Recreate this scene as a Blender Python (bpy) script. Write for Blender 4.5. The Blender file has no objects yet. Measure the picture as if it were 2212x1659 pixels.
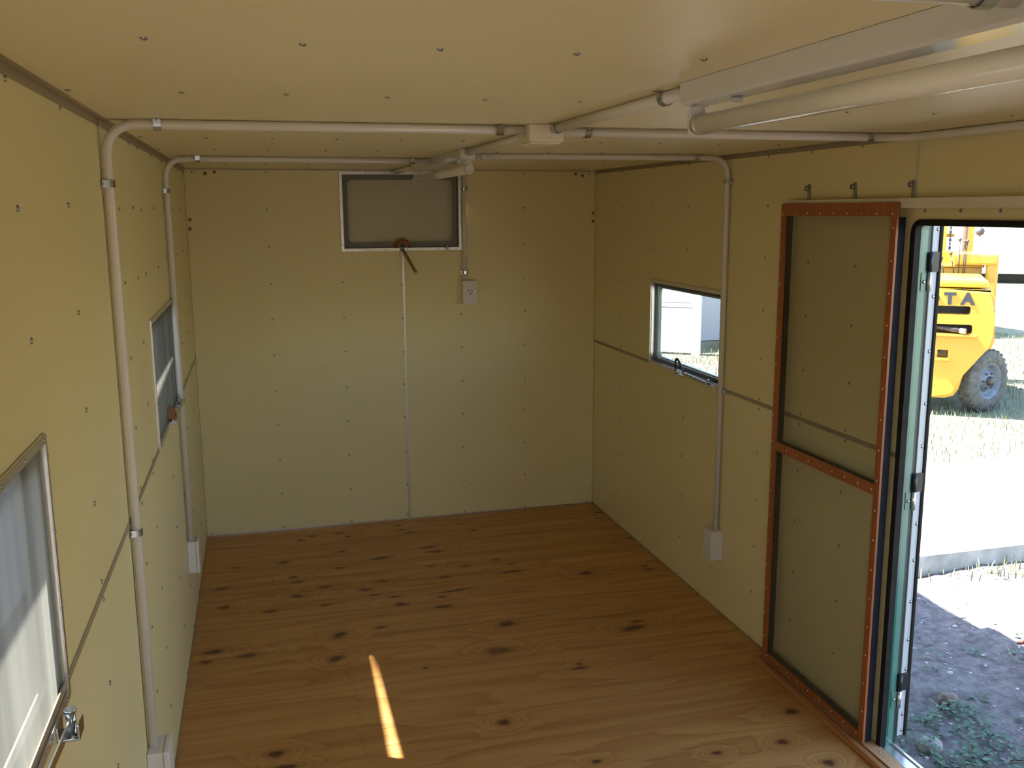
import bpy, bmesh, math, random
import numpy as np
from mathutils import Vector, Matrix, noise

sc = bpy.context.scene
COL = sc.collection
RND = random.Random(7)

# ------------------------------------------------------------------ camera, sky, sun, exposure
cam_d = bpy.data.cameras.new('camera')
cam = bpy.data.objects.new('camera', cam_d)
COL.objects.link(cam)
cam_d.sensor_fit = 'HORIZONTAL'
cam_d.sensor_width = 36.0
cam_d.lens = 36.0 * 2064.446 / 2212.0
cam_d.clip_start = 0.02
cam_d.clip_end = 400
cam.location = (0.36526, -5.66276, 1.88665)
cam.rotation_euler = (1.389821, 0.005852, -0.259485)
sc.camera = cam

SUN_DIR = Vector((0.6, -0.34, -1.0)).normalized()        # direction the sunlight travels
world = bpy.data.worlds.new('sky'); sc.world = world
world.use_nodes = True
wn = world.node_tree
sky = wn.nodes.new('ShaderNodeTexSky')
sky.sky_type = 'NISHITA'
sky.sun_disc = False
sky.sun_elevation = math.asin(-SUN_DIR.z)
sky.sun_rotation = math.atan2(-SUN_DIR.x, -SUN_DIR.y)
sky.air_density = 1.0
sky.dust_density = 1.0
bg = wn.nodes['Background']
bg.inputs['Strength'].default_value = 0.32
wn.links.new(sky.outputs[0], bg.inputs['Color'])

sun_d = bpy.data.lights.new('sun', 'SUN')
sun_d.energy = 15.0
sun_d.angle = math.radians(0.6)
sun_d.color = (1.0, 0.96, 0.90)
sun = bpy.data.objects.new('sun', sun_d)
COL.objects.link(sun)
sun.location = (-6, 6, 14)
sun.rotation_euler = SUN_DIR.to_track_quat('-Z', 'Y').to_euler()

sc.view_settings.view_transform = 'Standard'
sc.view_settings.look = 'None'
sc.view_settings.gamma = 1.0
sc.view_settings.use_curve_mapping = False
sc.view_settings.exposure = 1.73
sc.cycles.use_denoising = True
sc.cycles.max_bounces = 10
sc.cycles.diffuse_bounces = 6
sc.cycles.use_adaptive_sampling = True
sc.cycles.adaptive_threshold = 0.08
sc.cycles.glossy_bounces = 4
sc.cycles.transparent_max_bounces = 16
sc.cycles.caustics_reflective = False
sc.cycles.caustics_refractive = False
sc.cycles.sample_clamp_indirect = 8.0

# ------------------------------------------------------------------ dimensions
W, H, HS, L = 2.4, 2.115, 1.067, 6.0      # room width, height, joint height, length
ZG = -0.40                                # yard level
LIN = 0.006                               # lining sheet thickness
CORE = 0.045

# ------------------------------------------------------------------ materials
MATS = {}
def nodes_of(m):
    m.use_nodes = True
    return m.node_tree, m.node_tree.nodes['Principled BSDF']

def mat(name, col, rough=0.5, metal=0.0, spec=0.5, var=0.0, scale=20.0, bump=0.0, bscale=200.0, coat=0.0, stretch=None):
    if name in MATS: return MATS[name]
    m = bpy.data.materials.new(name)
    nt, b = nodes_of(m)
    b.inputs['Roughness'].default_value = rough
    b.inputs['Metallic'].default_value = metal
    b.inputs['Specular IOR Level'].default_value = spec
    if coat: 
        b.inputs['Coat Weight'].default_value = coat
        b.inputs['Coat Roughness'].default_value = 0.12
    tc = nt.nodes.new('ShaderNodeTexCoord')
    src = tc.outputs['Object']
    if stretch:
        mp = nt.nodes.new('ShaderNodeMapping'); mp.inputs['Scale'].default_value = stretch
        nt.links.new(src, mp.inputs['Vector']); src = mp.outputs[0]
    nz = nt.nodes.new('ShaderNodeTexNoise')
    nz.inputs['Scale'].default_value = scale
    nz.inputs['Detail'].default_value = 5
    nt.links.new(src, nz.inputs['Vector'])
    rp = nt.nodes.new('ShaderNodeValToRGB')
    c = Vector(col)
    lo = [max(0, x * (1 - var)) for x in c]; hi = [min(1, x * (1 + var)) for x in c]
    rp.color_ramp.elements[0].position = 0.3; rp.color_ramp.elements[0].color = (*lo, 1)
    rp.color_ramp.elements[1].position = 0.7; rp.color_ramp.elements[1].color = (*hi, 1)
    nt.links.new(nz.outputs['Fac'], rp.inputs['Fac'])
    nt.links.new(rp.outputs['Color'], b.inputs['Base Color'])
    if bump:
        n2 = nt.nodes.new('ShaderNodeTexNoise'); n2.inputs['Scale'].default_value = bscale
        nt.links.new(src, n2.inputs['Vector'])
        bp = nt.nodes.new('ShaderNodeBump'); bp.inputs['Strength'].default_value = bump
        bp.inputs['Distance'].default_value = 0.002
        nt.links.new(n2.outputs['Fac'], bp.inputs['Height'])
        nt.links.new(bp.outputs['Normal'], b.inputs['Normal'])
    MATS[name] = m
    return m

def wood_floor():
    m = bpy.data.materials.new('pine_plywood')
    nt, b = nodes_of(m)
    N, Lk = nt.nodes, nt.links
    def math_(op, a, c=None, clamp=False):
        n = N.new('ShaderNodeMath'); n.operation = op; n.use_clamp = clamp
        for i, v in enumerate((a, c)):
            if v is None: continue
            if isinstance(v, (int, float)): n.inputs[i].default_value = v
            else: Lk.new(v, n.inputs[i])
        return n.outputs[0]
    geo = N.new('ShaderNodeNewGeometry')
    def noise_(sx, sy, detail=4, off=0):
        mp = N.new('ShaderNodeMapping'); mp.inputs['Scale'].default_value = (sx, sy, 1)
        mp.inputs['Location'].default_value = (off, off * 1.7, 0)
        Lk.new(geo.outputs['Position'], mp.inputs['Vector'])
        n = N.new('ShaderNodeTexNoise'); n.inputs['Scale'].default_value = 1; n.inputs['Detail'].default_value = detail
        Lk.new(mp.outputs[0], n.inputs['Vector'])
        return n.outputs['Fac']
    kn = N.new('ShaderNodeAttribute'); kn.attribute_name = 'knot'
    wp = N.new('ShaderNodeAttribute'); wp.attribute_name = 'warp'
    st = N.new('ShaderNodeAttribute'); st.attribute_name = 'streak'
    sep = N.new('ShaderNodeSeparateXYZ'); Lk.new(geo.outputs['Position'], sep.inputs[0])
    low = noise_(0.42, 3.4, 2)
    g = math_('ADD', math_('MULTIPLY', low, 9.0), math_('MULTIPLY', sep.outputs['Y'], 7.0))
    g = math_('ADD', g, math_('MULTIPLY', wp.outputs['Fac'], 2.6))
    g = math_('ADD', g, math_('MULTIPLY', noise_(1.2, 30, 3, 4), 0.8))
    ring = math_('FRACT', g)
    ring = math_('POWER', ring, 2.2)
    fine = noise_(5, 240, 5, 9)
    mid = noise_(.7, 14, 5, 2)
    f = math_('ADD', math_('MULTIPLY', ring, 0.2), math_('MULTIPLY', fine, 0.32))
    f = math_('ADD', f, math_('MULTIPLY', mid, 0.55))
    rp = N.new('ShaderNodeValToRGB')
    e = rp.color_ramp.elements
    e[0].position = 0.30; e[0].color = (0.60, 0.335, 0.112, 1)
    e[1].position = 0.82; e[1].color = (0.28, 0.105, 0.026, 1)
    x = rp.color_ramp.elements.new(0.55); x.color = (0.46, 0.225, 0.065, 1)
    Lk.new(f, rp.inputs['Fac'])
    mx = N.new('ShaderNodeMixRGB'); mx.blend_type = 'MIX'
    Lk.new(math_('MULTIPLY', st.outputs['Fac'], 0.85, True), mx.inputs['Fac'])
    Lk.new(rp.outputs['Color'], mx.inputs[1]); mx.inputs[2].default_value = (0.21, 0.075, 0.028, 1)
    mk = N.new('ShaderNodeMixRGB')
    Lk.new(math_('MULTIPLY', kn.outputs['Fac'], 1.0, True), mk.inputs['Fac'])
    Lk.new(mx.outputs[0], mk.inputs[1]); mk.inputs[2].default_value = (0.07, 0.02, 0.012, 1)
    Lk.new(mk.outputs[0], b.inputs['Base Color'])
    b.inputs['Roughness'].default_value = 0.38
    b.inputs['Specular IOR Level'].default_value = 0.5
    rr = math_('ADD', math_('MULTIPLY', mid, 0.18), 0.36)
    Lk.new(rr, b.inputs['Roughness'])
    bp = N.new('ShaderNodeBump'); bp.inputs['Strength'].default_value = 0.08; bp.inputs['Distance'].default_value = 0.002
    Lk.new(f, bp.inputs['Height']); Lk.new(bp.outputs[0], b.inputs['Normal'])
    return m

def screen_mat(name, grey, trans):
    """woven fly screen: the share of open weave shrinks as the weave is looked through more obliquely"""
    m = bpy.data.materials.new(name); m.use_nodes = True
    nt = m.node_tree; N, Lk = nt.nodes, nt.links
    N.remove(N['Principled BSDF'])
    out = N['Material Output']
    geo = N.new('ShaderNodeNewGeometry')
    dot = N.new('ShaderNodeVectorMath'); dot.operation = 'DOT_PRODUCT'
    Lk.new(geo.outputs['Incoming'], dot.inputs[0]); Lk.new(geo.outputs['True Normal'], dot.inputs[1])
    ab = N.new('ShaderNodeMath'); ab.operation = 'ABSOLUTE'; Lk.new(dot.outputs['Value'], ab.inputs[0])
    dv = N.new('ShaderNodeMath'); dv.operation = 'DIVIDE'; dv.inputs[0].default_value = 0.18; Lk.new(ab.outputs[0], dv.inputs[1])
    sb = N.new('ShaderNodeMath'); sb.operation = 'SUBTRACT'; sb.use_clamp = True; sb.inputs[0].default_value = 1.0; Lk.new(dv.outputs[0], sb.inputs[1])
    ml = N.new('ShaderNodeMath'); ml.operation = 'MULTIPLY'; ml.inputs[1].default_value = 1.0; Lk.new(sb.outputs[0], ml.inputs[0])
    tc = N.new('ShaderNodeTexCoord')
    mp = N.new('ShaderNodeMapping'); mp.inputs['Scale'].default_value = (14, 14, 1.2); Lk.new(tc.outputs['Object'], mp.inputs[0])
    nz = N.new('ShaderNodeTexNoise'); nz.inputs['Scale'].default_value = 1.0; nz.inputs['Detail'].default_value = 3; Lk.new(mp.outputs[0], nz.inputs['Vector'])
    rp = N.new('ShaderNodeValToRGB')
    rp.color_ramp.elements[0].position = .35; rp.color_ramp.elements[0].color = (grey[0]*.8, grey[1]*.8, grey[2]*.8, 1)
    rp.color_ramp.elements[1].position = .65; rp.color_ramp.elements[1].color = (*[min(1, g*1.15) for g in grey], 1)
    Lk.new(nz.outputs['Fac'], rp.inputs['Fac'])
    df = N.new('ShaderNodeBsdfDiffuse'); tl = N.new('ShaderNodeBsdfTranslucent'); tr = N.new('ShaderNodeBsdfTransparent')
    Lk.new(rp.outputs[0], df.inputs['Color']); Lk.new(rp.outputs[0], tl.inputs['Color'])
    m1 = N.new('ShaderNodeMixShader'); m1.inputs[0].default_value = trans
    Lk.new(df.outputs[0], m1.inputs[1]); Lk.new(tl.outputs[0], m1.inputs[2])
    m2 = N.new('ShaderNodeMixShader')
    Lk.new(ml.outputs[0], m2.inputs[0]); Lk.new(m1.outputs[0], m2.inputs[1]); Lk.new(tr.outputs[0], m2.inputs[2])
    Lk.new(m2.outputs[0], out.inputs['Surface'])
    return m

def ground_mat():
    m = bpy.data.materials.new('yard_ground')
    nt, b = nodes_of(m); N, Lk = nt.nodes, nt.links
    geo = N.new('ShaderNodeNewGeometry')
    def nz(scale, det=6):
        n = N.new('ShaderNodeTexNoise'); n.inputs['Scale'].default_value = scale; n.inputs['Detail'].default_value = det
        n.inputs['Roughness'].default_value = 0.72
        Lk.new(geo.outputs['Position'], n.inputs['Vector']); return n.outputs['Fac']
    def ramp(src, a, ca, bb, cb):
        r = N.new('ShaderNodeValToRGB'); e = r.color_ramp.elements
        e[0].position = a; e[0].color = (*ca, 1); e[1].position = bb; e[1].color = (*cb, 1)
        Lk.new(src, r.inputs['Fac']); return r.outputs['Color']
    dirt = ramp(nz(17, 9), .36, (0.115, 0.10, 0.098), .64, (0.27, 0.243, 0.238))
    speck = ramp(nz(120, 2), .70, (0, 0, 0), .78, (1, 1, 1))
    grass = ramp(nz(5), .3, (0.16, 0.175, 0.11), .7, (0.28, 0.275, 0.20))
    sep = N.new('ShaderNodeSeparateXYZ'); Lk.new(geo.outputs['Position'], sep.inputs[0])
    # bare dirt beside the cabin, grass further out
    mr = N.new('ShaderNodeMapRange'); mr.inputs[1].default_value = 5.6; mr.inputs[2].default_value = 7.2
    Lk.new(sep.outputs['X'], mr.inputs[0])
    nn = N.new('ShaderNodeMath'); nn.operation = 'ADD'; nn.use_clamp = True
    ns = N.new('ShaderNodeMath'); ns.operation = 'MULTIPLY_ADD'; ns.inputs[1].default_value = 0.9; ns.inputs[2].default_value = -0.45
    Lk.new(nz(2.5), ns.inputs[0]); Lk.new(ns.outputs[0], nn.inputs[0]); Lk.new(mr.outputs[0], nn.inputs[1])
    mx = N.new('ShaderNodeMixRGB'); Lk.new(nn.outputs[0], mx.inputs[0]); Lk.new(dirt, mx.inputs[1]); Lk.new(grass, mx.inputs[2])
    m2 = N.new('ShaderNodeMixRGB'); m2.inputs[2].default_value = (.38, .36, .37, 1)
    Lk.new(speck, m2.inputs[0]); Lk.new(mx.outputs[0], m2.inputs[1])
    Lk.new(m2.outputs[0], b.inputs['Base Color'])
    b.inputs['Roughness'].default_value = 0.95; b.inputs['Specular IOR Level'].default_value = 0.1
    bp = N.new('ShaderNodeBump'); bp.inputs['Strength'].default_value = 0.9; bp.inputs['Distance'].default_value = 0.03
    Lk.new(nz(26, 8), bp.inputs['Height']); Lk.new(bp.outputs[0], b.inputs['Normal'])
    return m

M_WALL = mat('cream_lining', (0.765, 0.662, 0.362), 0.42, spec=0.35, var=0.025, scale=1.3, bump=0.03, bscale=90)
M_CEIL = mat('cream_ceiling_lining', (0.785, 0.70, 0.45), 0.36, spec=0.4, var=0.02, scale=1.1, bump=0.03, bscale=60)
M_STRIP = mat('joint_strip_beige', (0.33, 0.265, 0.17), 0.45, var=0.06)
M_STRIPL = mat('joint_strip_pale', (0.66, 0.58, 0.44), 0.3, var=0.04)
M_ALU = mat('aluminium', (0.74, 0.72, 0.69), 0.28, metal=0.9, var=0.06, scale=40)
M_ZINC = mat('zinc_plated', (0.44, 0.47, 0.49), 0.2, metal=1.0, var=0.12, scale=60)
M_SCREW = mat('screw_steel', (0.34, 0.33, 0.30), 0.35, metal=0.85, var=0.2, scale=300)
M_TACK = mat('tack_steel', (0.72, 0.70, 0.66), 0.3, metal=0.5, var=0.05)
M_COPPER = mat('copper_rivet', (0.33, 0.13, 0.06), 0.35, metal=0.7, var=0.1)
M_PVC = mat('conduit_pvc', (0.69, 0.645, 0.585), 0.3, spec=0.5, var=0.02, scale=3)
M_BOX = mat('white_plastic', (0.70, 0.665, 0.64), 0.35, var=0.02, scale=4)
M_BOXC = mat('cream_plastic', (0.73, 0.645, 0.51), 0.35, var=0.02, scale=4)
M_DARK = mat('dark_slot', (0.02, 0.018, 0.016), 0.6)
M_RUB = mat('black_rubber', (0.018, 0.016, 0.015), 0.75, spec=0.2, var=0.2, scale=30)
M_SEAL = mat('grey_rubber', (0.22, 0.205, 0.175), 0.5, var=0.15, scale=30)
M_ENAMEL = mat('white_enamel', (0.63, 0.615, 0.60), 0.16, spec=0.6, var=0.015, scale=2)
M_TUBE = mat('lamp_glass_white', (0.80, 0.77, 0.68), 0.12, spec=0.6, var=0.01, scale=2)
M_LAM = mat('red_wood_laminate', (0.33, 0.098, 0.03), 0.4, var=0.3, scale=1, stretch=(8, 160, 1.2))
M_BLK = mat('dark_stile_side', (0.014, 0.014, 0.02), 0.7, spec=0.15, var=0.2)
M_TRACK = mat('timber_track', (0.40, 0.175, 0.062), 0.42, var=0.25, scale=1, stretch=(160, 3, 60))
M_TRACKL = mat('timber_sill_board', (0.52, 0.30, 0.145), 0.45, var=0.2, scale=1, stretch=(160, 3, 60))
M_GREEN = mat('green_paint', (0.018, 0.13, 0.085), 0.16, spec=0.6, var=0.08, scale=8, coat=0.6)
M_GREENL = mat('green_paint_daylit', (0.10, 0.22, 0.175), 0.2, spec=0.6, var=0.05, scale=8, coat=0.3)  # green paint lightened to the tone it has in daylight
M_EXT = mat('exterior_green', (0.05, 0.17, 0.12), 0.4, var=0.05)
M_ROOF = mat('roof_sheet', (0.55, 0.55, 0.54), 0.45, metal=0.3, var=0.05)
M_WHITE = mat('white_door_paint', (0.50, 0.52, 0.55), 0.3, var=0.02)
M_BLACKP = mat('black_hinge_paint', (0.018, 0.018, 0.02), 0.35, var=0.2)
M_BROWN = mat('brown_leather', (0.24, 0.10, 0.038), 0.55, var=0.3, scale=60)
M_FLAP = mat('flap_lining', (0.74, 0.67, 0.46), 0.5, var=0.03, scale=3)
M_FLOOR = wood_floor()
M_SCRW = screen_mat('window_screen', (0.235, 0.235, 0.205), 0.25)
M_SCRD = screen_mat('door_screen', (0.21, 0.185, 0.115), 0.3)
M_GROUND = ground_mat()
M_YEL = mat('yellow_paint', (0.52, 0.285, 0.028), 0.35, spec=0.5, var=0.05, scale=6, coat=0.2)
M_YELD = mat('yellow_paint_worn', (0.62, 0.34, 0.03), 0.5, var=0.2, scale=12)
M_TYRE = mat('tyre_rubber', (0.085, 0.08, 0.073), 0.85, var=0.35, scale=18, bump=0.4, bscale=60)
M_RIM = mat('grey_rim', (0.11, 0.125, 0.15), 0.5, metal=0.2, var=0.3, scale=10)
M_STEEL = mat('dark_steel', (0.07, 0.06, 0.055), 0.5, metal=0.5, var=0.3, scale=20)
M_LETTER = mat('charcoal_lettering', (0.035, 0.033, 0.036), 0.5, var=0.1)
M_CONC = mat('weathered_concrete', (0.30, 0.29, 0.265), 0.9, var=0.25, scale=9, bump=0.5, bscale=40)
M_STONE = mat('brown_stone', (0.15, 0.11, 0.085), 0.9, var=0.3, scale=20, bump=0.6, bscale=50)
M_STONEL = mat('pale_stone', (0.22, 0.205, 0.175), 0.9, var=0.2, scale=20, bump=0.6, bscale=50)
M_LEAF = mat('weed_leaf', (0.048, 0.098, 0.048), 0.6, var=0.35, scale=25)
M_GRASS = mat('grass_blade', (0.17, 0.195, 0.095), 0.7, var=0.3, scale=6)
M_STALK = mat('dry_stalk', (0.38, 0.28, 0.14), 0.8, var=0.3, scale=30)
M_SHED = mat('white_shed_sheet', (0.50, 0.51, 0.53), 0.5, var=0.03, scale=3)
M_SHEDL = mat('shed_trim_grey', (0.55, 0.56, 0.56), 0.5, var=0.05)
M_STICK = mat('dark_red_bark', (0.10, 0.03, 0.025), 0.7, var=0.3, scale=40)
M_PEB = mat('pale_pebble', (0.36, 0.35, 0.35), 0.85, var=0.3, scale=90)

# ------------------------------------------------------------------ geometry helpers
def box(bm, x0, x1, y0, y1, z0, z1, bev=0.0):
    xs, ys, zs = sorted((x0, x1)), sorted((y0, y1)), sorted((z0, z1))
    v = [bm.verts.new((x, y, z)) for z in zs for y in ys for x in xs]
    fs = [(0, 2, 3, 1), (4, 5, 7, 6), (0, 1, 5, 4), (2, 6, 7, 3), (0, 4, 6, 2), (1, 3, 7, 5)]
    f = [bm.faces.new([v[i] for i in q]) for q in fs]
    if bev:
        es = list({e for g in f for e in g.edges})
        bmesh.ops.bevel(bm, geom=es, offset=bev, segments=2, profile=0.6, affect='EDGES', clamp_overlap=True)

def cyl(bm, p0, p1, r0, r1=None, seg=12, cap=True):
    p0, p1 = Vector(p0), Vector(p1); r1 = r0 if r1 is None else r1
    d = (p1 - p0).normalized()
    a = d.orthogonal().normalized(); b = d.cross(a)
    R0, R1 = [], []
    for i in range(seg):
        t = 2 * math.pi * i / seg; o = a * math.cos(t) + b * math.sin(t)
        R0.append(bm.verts.new(p0 + o * r0)); R1.append(bm.verts.new(p1 + o * r1))
    for i in range(seg):
        j = (i + 1) % seg
        f = bm.faces.new((R0[i], R0[j], R1[j], R1[i])); f.smooth = True
    if cap:
        bm.faces.new(R0[::-1]); bm.faces.new(R1)

def tube(bm, pts, r, seg=14, cap=True):
    pts = [Vector(p) for p in pts]
    n = len(pts); prev = None; a = None
    for i, p in enumerate(pts):
        d = (pts[min(i + 1, n - 1)] - pts[max(i - 1, 0)]).normalized()
        a = d.orthogonal().normalized() if a is None else (a - d * a.dot(d)).normalized()
        b = d.cross(a)
        ring = [bm.verts.new(p + (a * math.cos(2 * math.pi * k / seg) + b * math.sin(2 * math.pi * k / seg)) * r) for k in range(seg)]
        if prev:
            for k in range(seg):
                f = bm.faces.new((prev[k], prev[(k + 1) % seg], ring[(k + 1) % seg], ring[k])); f.smooth = True
        elif cap: bm.faces.new(ring[::-1])
        prev = ring
    if cap: bm.faces.new(prev)

def bend_path(pts, rad, n=8):
    """polyline with rounded corners"""
    P = [Vector(p) for p in pts]; out = [P[0]]
    for i in range(1, len(P) - 1):
        a = (P[i - 1] - P[i]).normalized(); b = (P[i + 1] - P[i]).normalized()
        s, e = P[i] + a * rad, P[i] + b * rad
        for k in range(n + 1):
            t = k / n
            out.append(s * (1 - t) ** 2 + P[i] * 2 * t * (1 - t) * 0.9 + (s + e) * (t * (1 - t) * 0.1) + e * t ** 2)
    out.append(P[-1]); return out

def prism(bm, poly, z0, z1, plane='xy', bev=0):
    """extrude a closed 2-D outline; plane gives which two axes the outline lies in"""
    def P(u, v, w):
        return {'xy': (u, v, w), 'xz': (u, w, v), 'yz': (w, u, v)}[plane]
    A = [bm.verts.new(P(u, v, z0)) for u, v in poly]; B = [bm.verts.new(P(u, v, z1)) for u, v in poly]
    n = len(poly); fs = []
    fs.append(bm.faces.new(A[::-1])); fs.append(bm.faces.new(B))
    for i in range(n):
        fs.append(bm.faces.new((A[i], A[(i + 1) % n], B[(i + 1) % n], B[i])))
    if bev:
        es = [e for f in fs[:2] for e in f.edges]
        bmesh.ops.bevel(bm, geom=list(set(es)), offset=bev, segments=3, affect='EDGES', clamp_overlap=True)

def slab(bm, P, us, vs, w0, w1, holes):
    """sheet with rectangular holes: grid cells outside the holes, closed by side faces"""
    us = sorted(set(us) | {h[i] for h in holes for i in (0, 1)}); vs = sorted(set(vs) | {h[i] for h in holes for i in (2, 3)})
    us = [u for u in us]; vs = [v for v in vs]
    def inside(u, v): return any(h[0] < u < h[1] and h[2] < v < h[3] for h in holes)
    V = {}
    def vert(i, j, k):
        if (i, j, k) not in V: V[i, j, k] = bm.verts.new(P(us[i], vs[j], (w0, w1)[k]))
        return V[i, j, k]
    nu, nv = len(us) - 1, len(vs) - 1
    full = {(i, j) for i in range(nu) for j in range(nv) if not inside((us[i] + us[i + 1]) / 2, (vs[j] + vs[j + 1]) / 2)}
    for i, j in full:
        bm.faces.new([vert(*q, 0) for q in ((i, j), (i, j + 1), (i + 1, j + 1), (i + 1, j))])
        bm.faces.new([vert(*q, 1) for q in ((i, j), (i + 1, j), (i + 1, j + 1), (i, j + 1))])
        for (di, dj), (a, b) in {(-1, 0): ((i, j), (i, j + 1)), (1, 0): ((i + 1, j + 1), (i + 1, j)), (0, -1): ((i + 1, j), (i, j)), (0, 1): ((i, j + 1), (i + 1, j + 1))}.items():
            if (i + di, j + dj) not in full:
                bm.faces.new((vert(*a, 0), vert(*a, 1), vert(*b, 1), vert(*b, 0)))

def finish(bm, name, m, smooth=False):
    bmesh.ops.recalc_face_normals(bm, faces=bm.faces[:])
    me = bpy.data.meshes.new(name); bm.to_mesh(me); bm.free()
    me.materials.append(m)
    if smooth:
        for p in me.polygons: p.use_smooth = True
    return me

def obj(name, bm, m, parent=None, smooth=False):
    me = finish(bm, name, m, smooth) if isinstance(bm, bmesh.types.BMesh) else bm
    o = bpy.data.objects.new(name, me); COL.objects.link(o)
    if parent is not None:
        o.parent = parent
    return o

def wobj(name, bm, m, parent, smooth=False):
    """part whose mesh is written in world coordinates, under a parent that stands somewhere else"""
    o = obj(name, bm, m, parent, smooth)
    o.matrix_parent_inverse = parent_world(parent).inverted()
    return o

def parent_world(o):
    m = o.matrix_basis.copy()
    while o.parent:
        m = o.matrix_parent_inverse @ m
        o = o.parent
        m = o.matrix_basis @ m
    return m

def tag(o, label=None, cat=None, group=None, kind=None):
    if label: o['label'] = label
    if cat: o['category'] = cat
    if group: o['group'] = group
    if kind: o['kind'] = kind
    return o

def thing(name, label, cat, loc=(0, 0, 0), rotz=0.0, group=None):
    o = bpy.data.objects.new(name, None); COL.objects.link(o)
    o.empty_display_size = 0.1
    o.location = loc; o.rotation_euler = (0, 0, rotz)
    return tag(o, label, cat, group)

def struct(name, bm, m, label):
    o = obj(name, bm, m); return tag(o, label=label, kind='structure')

NB = bmesh.new

# shared small meshes -------------------------------------------------
def dome_mesh(name, r, h, m, washer=True):
    bm = NB(); n = 10
    prof = [(r, 0.0), (r, h * .35), (r * .72, h * .75), (r * .34, h)]
    rings = []
    for rr, z in prof:
        rings.append([bm.verts.new((rr * math.cos(2 * math.pi * i / n), rr * math.sin(2 * math.pi * i / n), z)) for i in range(n)])
    for a, b in zip(rings, rings[1:]):
        for i in range(n):
            f = bm.faces.new((a[i], a[(i + 1) % n], b[(i + 1) % n], b[i])); f.smooth = True
    bm.faces.new(rings[-1])
    return finish(bm, name, m)
ME_SCREW = dome_mesh('screw', 0.0058, 0.0035, M_SCREW)
ME_SCREWS = dome_mesh('screw_small', 0.0034, 0.0022, M_SCREW)
ME_TACK = dome_mesh('tack', 0.0036, 0.0022, M_TACK)
ME_ZSCREW = dome_mesh('zinc_screw', 0.0062, 0.0045, M_ZINC)
ME_RIVET = dome_mesh('rivet', 0.0095, 0.005, M_COPPER)

QUAT = {}
def place(me, name, parent, loc, normal, world=True):
    o = bpy.data.objects.new(name, me); COL.objects.link(o)
    o.parent = parent
    n = tuple(normal)
    if n not in QUAT: QUAT[n] = Vector(n).to_track_quat('Z', 'Y')
    o.rotation_mode = 'QUATERNION'; o.rotation_quaternion = QUAT[n]
    o.location = loc
    if world: o.matrix_parent_inverse = parent_world(parent).inverted()
    return o

# ------------------------------------------------------------------ openings
# (u0, u1, z0, z1) outer edge of each window frame
WIN = {
    'far_left': (-2.209, -1.302, 1.062, 1.520),
    'near_left': (-4.845, -3.938, 1.040, 1.520),
    'right': (-1.736, -0.888, 1.060, 1.516),
    'right_rear': (-5.28, -4.43, 1.060, 1.516),
    'back': (0.843, 1.555, 1.649, 2.105),
    'rear': (0.86, 1.56, 1.649, 2.105),
}
FR = 0.017    # frame rail width
def hole(k):
    a, b, c, d = WIN[k]; return (a + FR, b - FR, c + FR, d - FR)
DOOR = (-3.835, -3.012, 0.0, 1.838)

PX = lambda s: (lambda u, v, w: (w, u, v))
PXw = lambda u, v, w: (w, u, v)
PYw = lambda u, v, w: (u, w, v)
PZw = lambda u, v, w: (u, v, w)

# ------------------------------------------------------------------ floor
bm = NB(); box(bm, -0.04, W + 0.04, -L - .04, 0.04, -0.09, -0.018)
floor = struct('floor', bm, M_STEEL, 'pine plywood floor with scattered dark knots')
KN = [[0.599, -0.166], [0.756, -0.154], [0.8, -0.23], [0.527, -0.222], [1.11, -0.109], [1.12, -0.196], [1.16, -0.262], [1.537, -0.318], [1.49, -0.191], [0.735, -0.475], [0.941, -0.637], [1.222, -0.535], [1.246, -0.616], [0.422, -0.56], [0.18, -0.571], [0.714, -0.725], [0.464, -0.788], [0.479, -0.868], [0.109, -0.849], [0.616, -0.965], [0.81, -1.061], [0.843, -1.139], [0.471, -1.052], [0.904, -0.971], [1.227, -1.002], [1.186, -0.829], [1.366, -0.879], [1.613, -0.917], [1.59, -1.026], [1.955, -1.151], [0.125, -1.096], [0.34, -1.205], [0.604, -1.199], [0.943, -1.189], [0.957, -1.289], [1.164, -1.254], [1.151, -1.371], [1.244, -1.193], [1.543, -0.831], [0.639, -1.553], [0.827, -1.525], [1.397, -1.644], [0.095, -1.579], [0.237, -1.653], [0.067, -1.668], [0.603, -1.786], [1.296, -1.9], [1.59, -2.11], [1.582, -2.145], [1.168, -2.476], [0.341, -2.467], [0.371, -2.562], [0.958, -1.97],
      [2.365, -0.204], [2.324, -0.315], [2.383, -0.703], [2.291, -1.139], [2.29, -1.19], [1.986, -1.779], [1.943, -1.843], [2.243, -2.693], [2.099, -2.871], [1.84, -2.873], [2.184, -3.031], [1.414, -2.81]]
# sizes (half-length along x, half-length along y, slant) for the ones that stand out
SPEC = {10: (.055, .022, .35), 11: (.05, .016, .35), 12: (.045, .016, -.1), 13: (.032, .022, .6), 14: (.035, .012, -.2), 15: (.035, .012, -.35), 18: (.04, .018, .45),
        19: (.036, .016, .1), 20: (.032, .02, -.25), 22: (.03, .022, -.3), 24: (.03, .016, .1), 28: (.06, .016, .05), 29: (.035, .026, 0), 30: (.03, .022, 0), 31: (.032, .018, .1),
        34: (.032, .022, -.2), 36: (.045, .018, -.05), 37: (.09, .012, .28), 39: (.032, .03, .8), 41: (.04, .03, .25), 42: (.042, .024, .1), 43: (.045, .022, .0), 44: (.028, .018, 0),
        45: (.034, .03, .7), 46: (.056, .034, 0), 47: (.012, .012, 0), 48: (.036, .013, .1), 49: (.024, .024, 0), 50: (.03, .024, 0), 51: (.04, .02, 0), 52: (.012, .01, 0),
        58: (.03, .012, -.1), 59: (.06, .028, .35), 60: (.028, .022, 0), 61: (.022, .018, 0), 62: (.02, .012, 0), 63: (.022, .022, 0), 64: (.018, .012, 0), 6: (.03, .013, 0), 27: (.028, .01, 0)}
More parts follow.
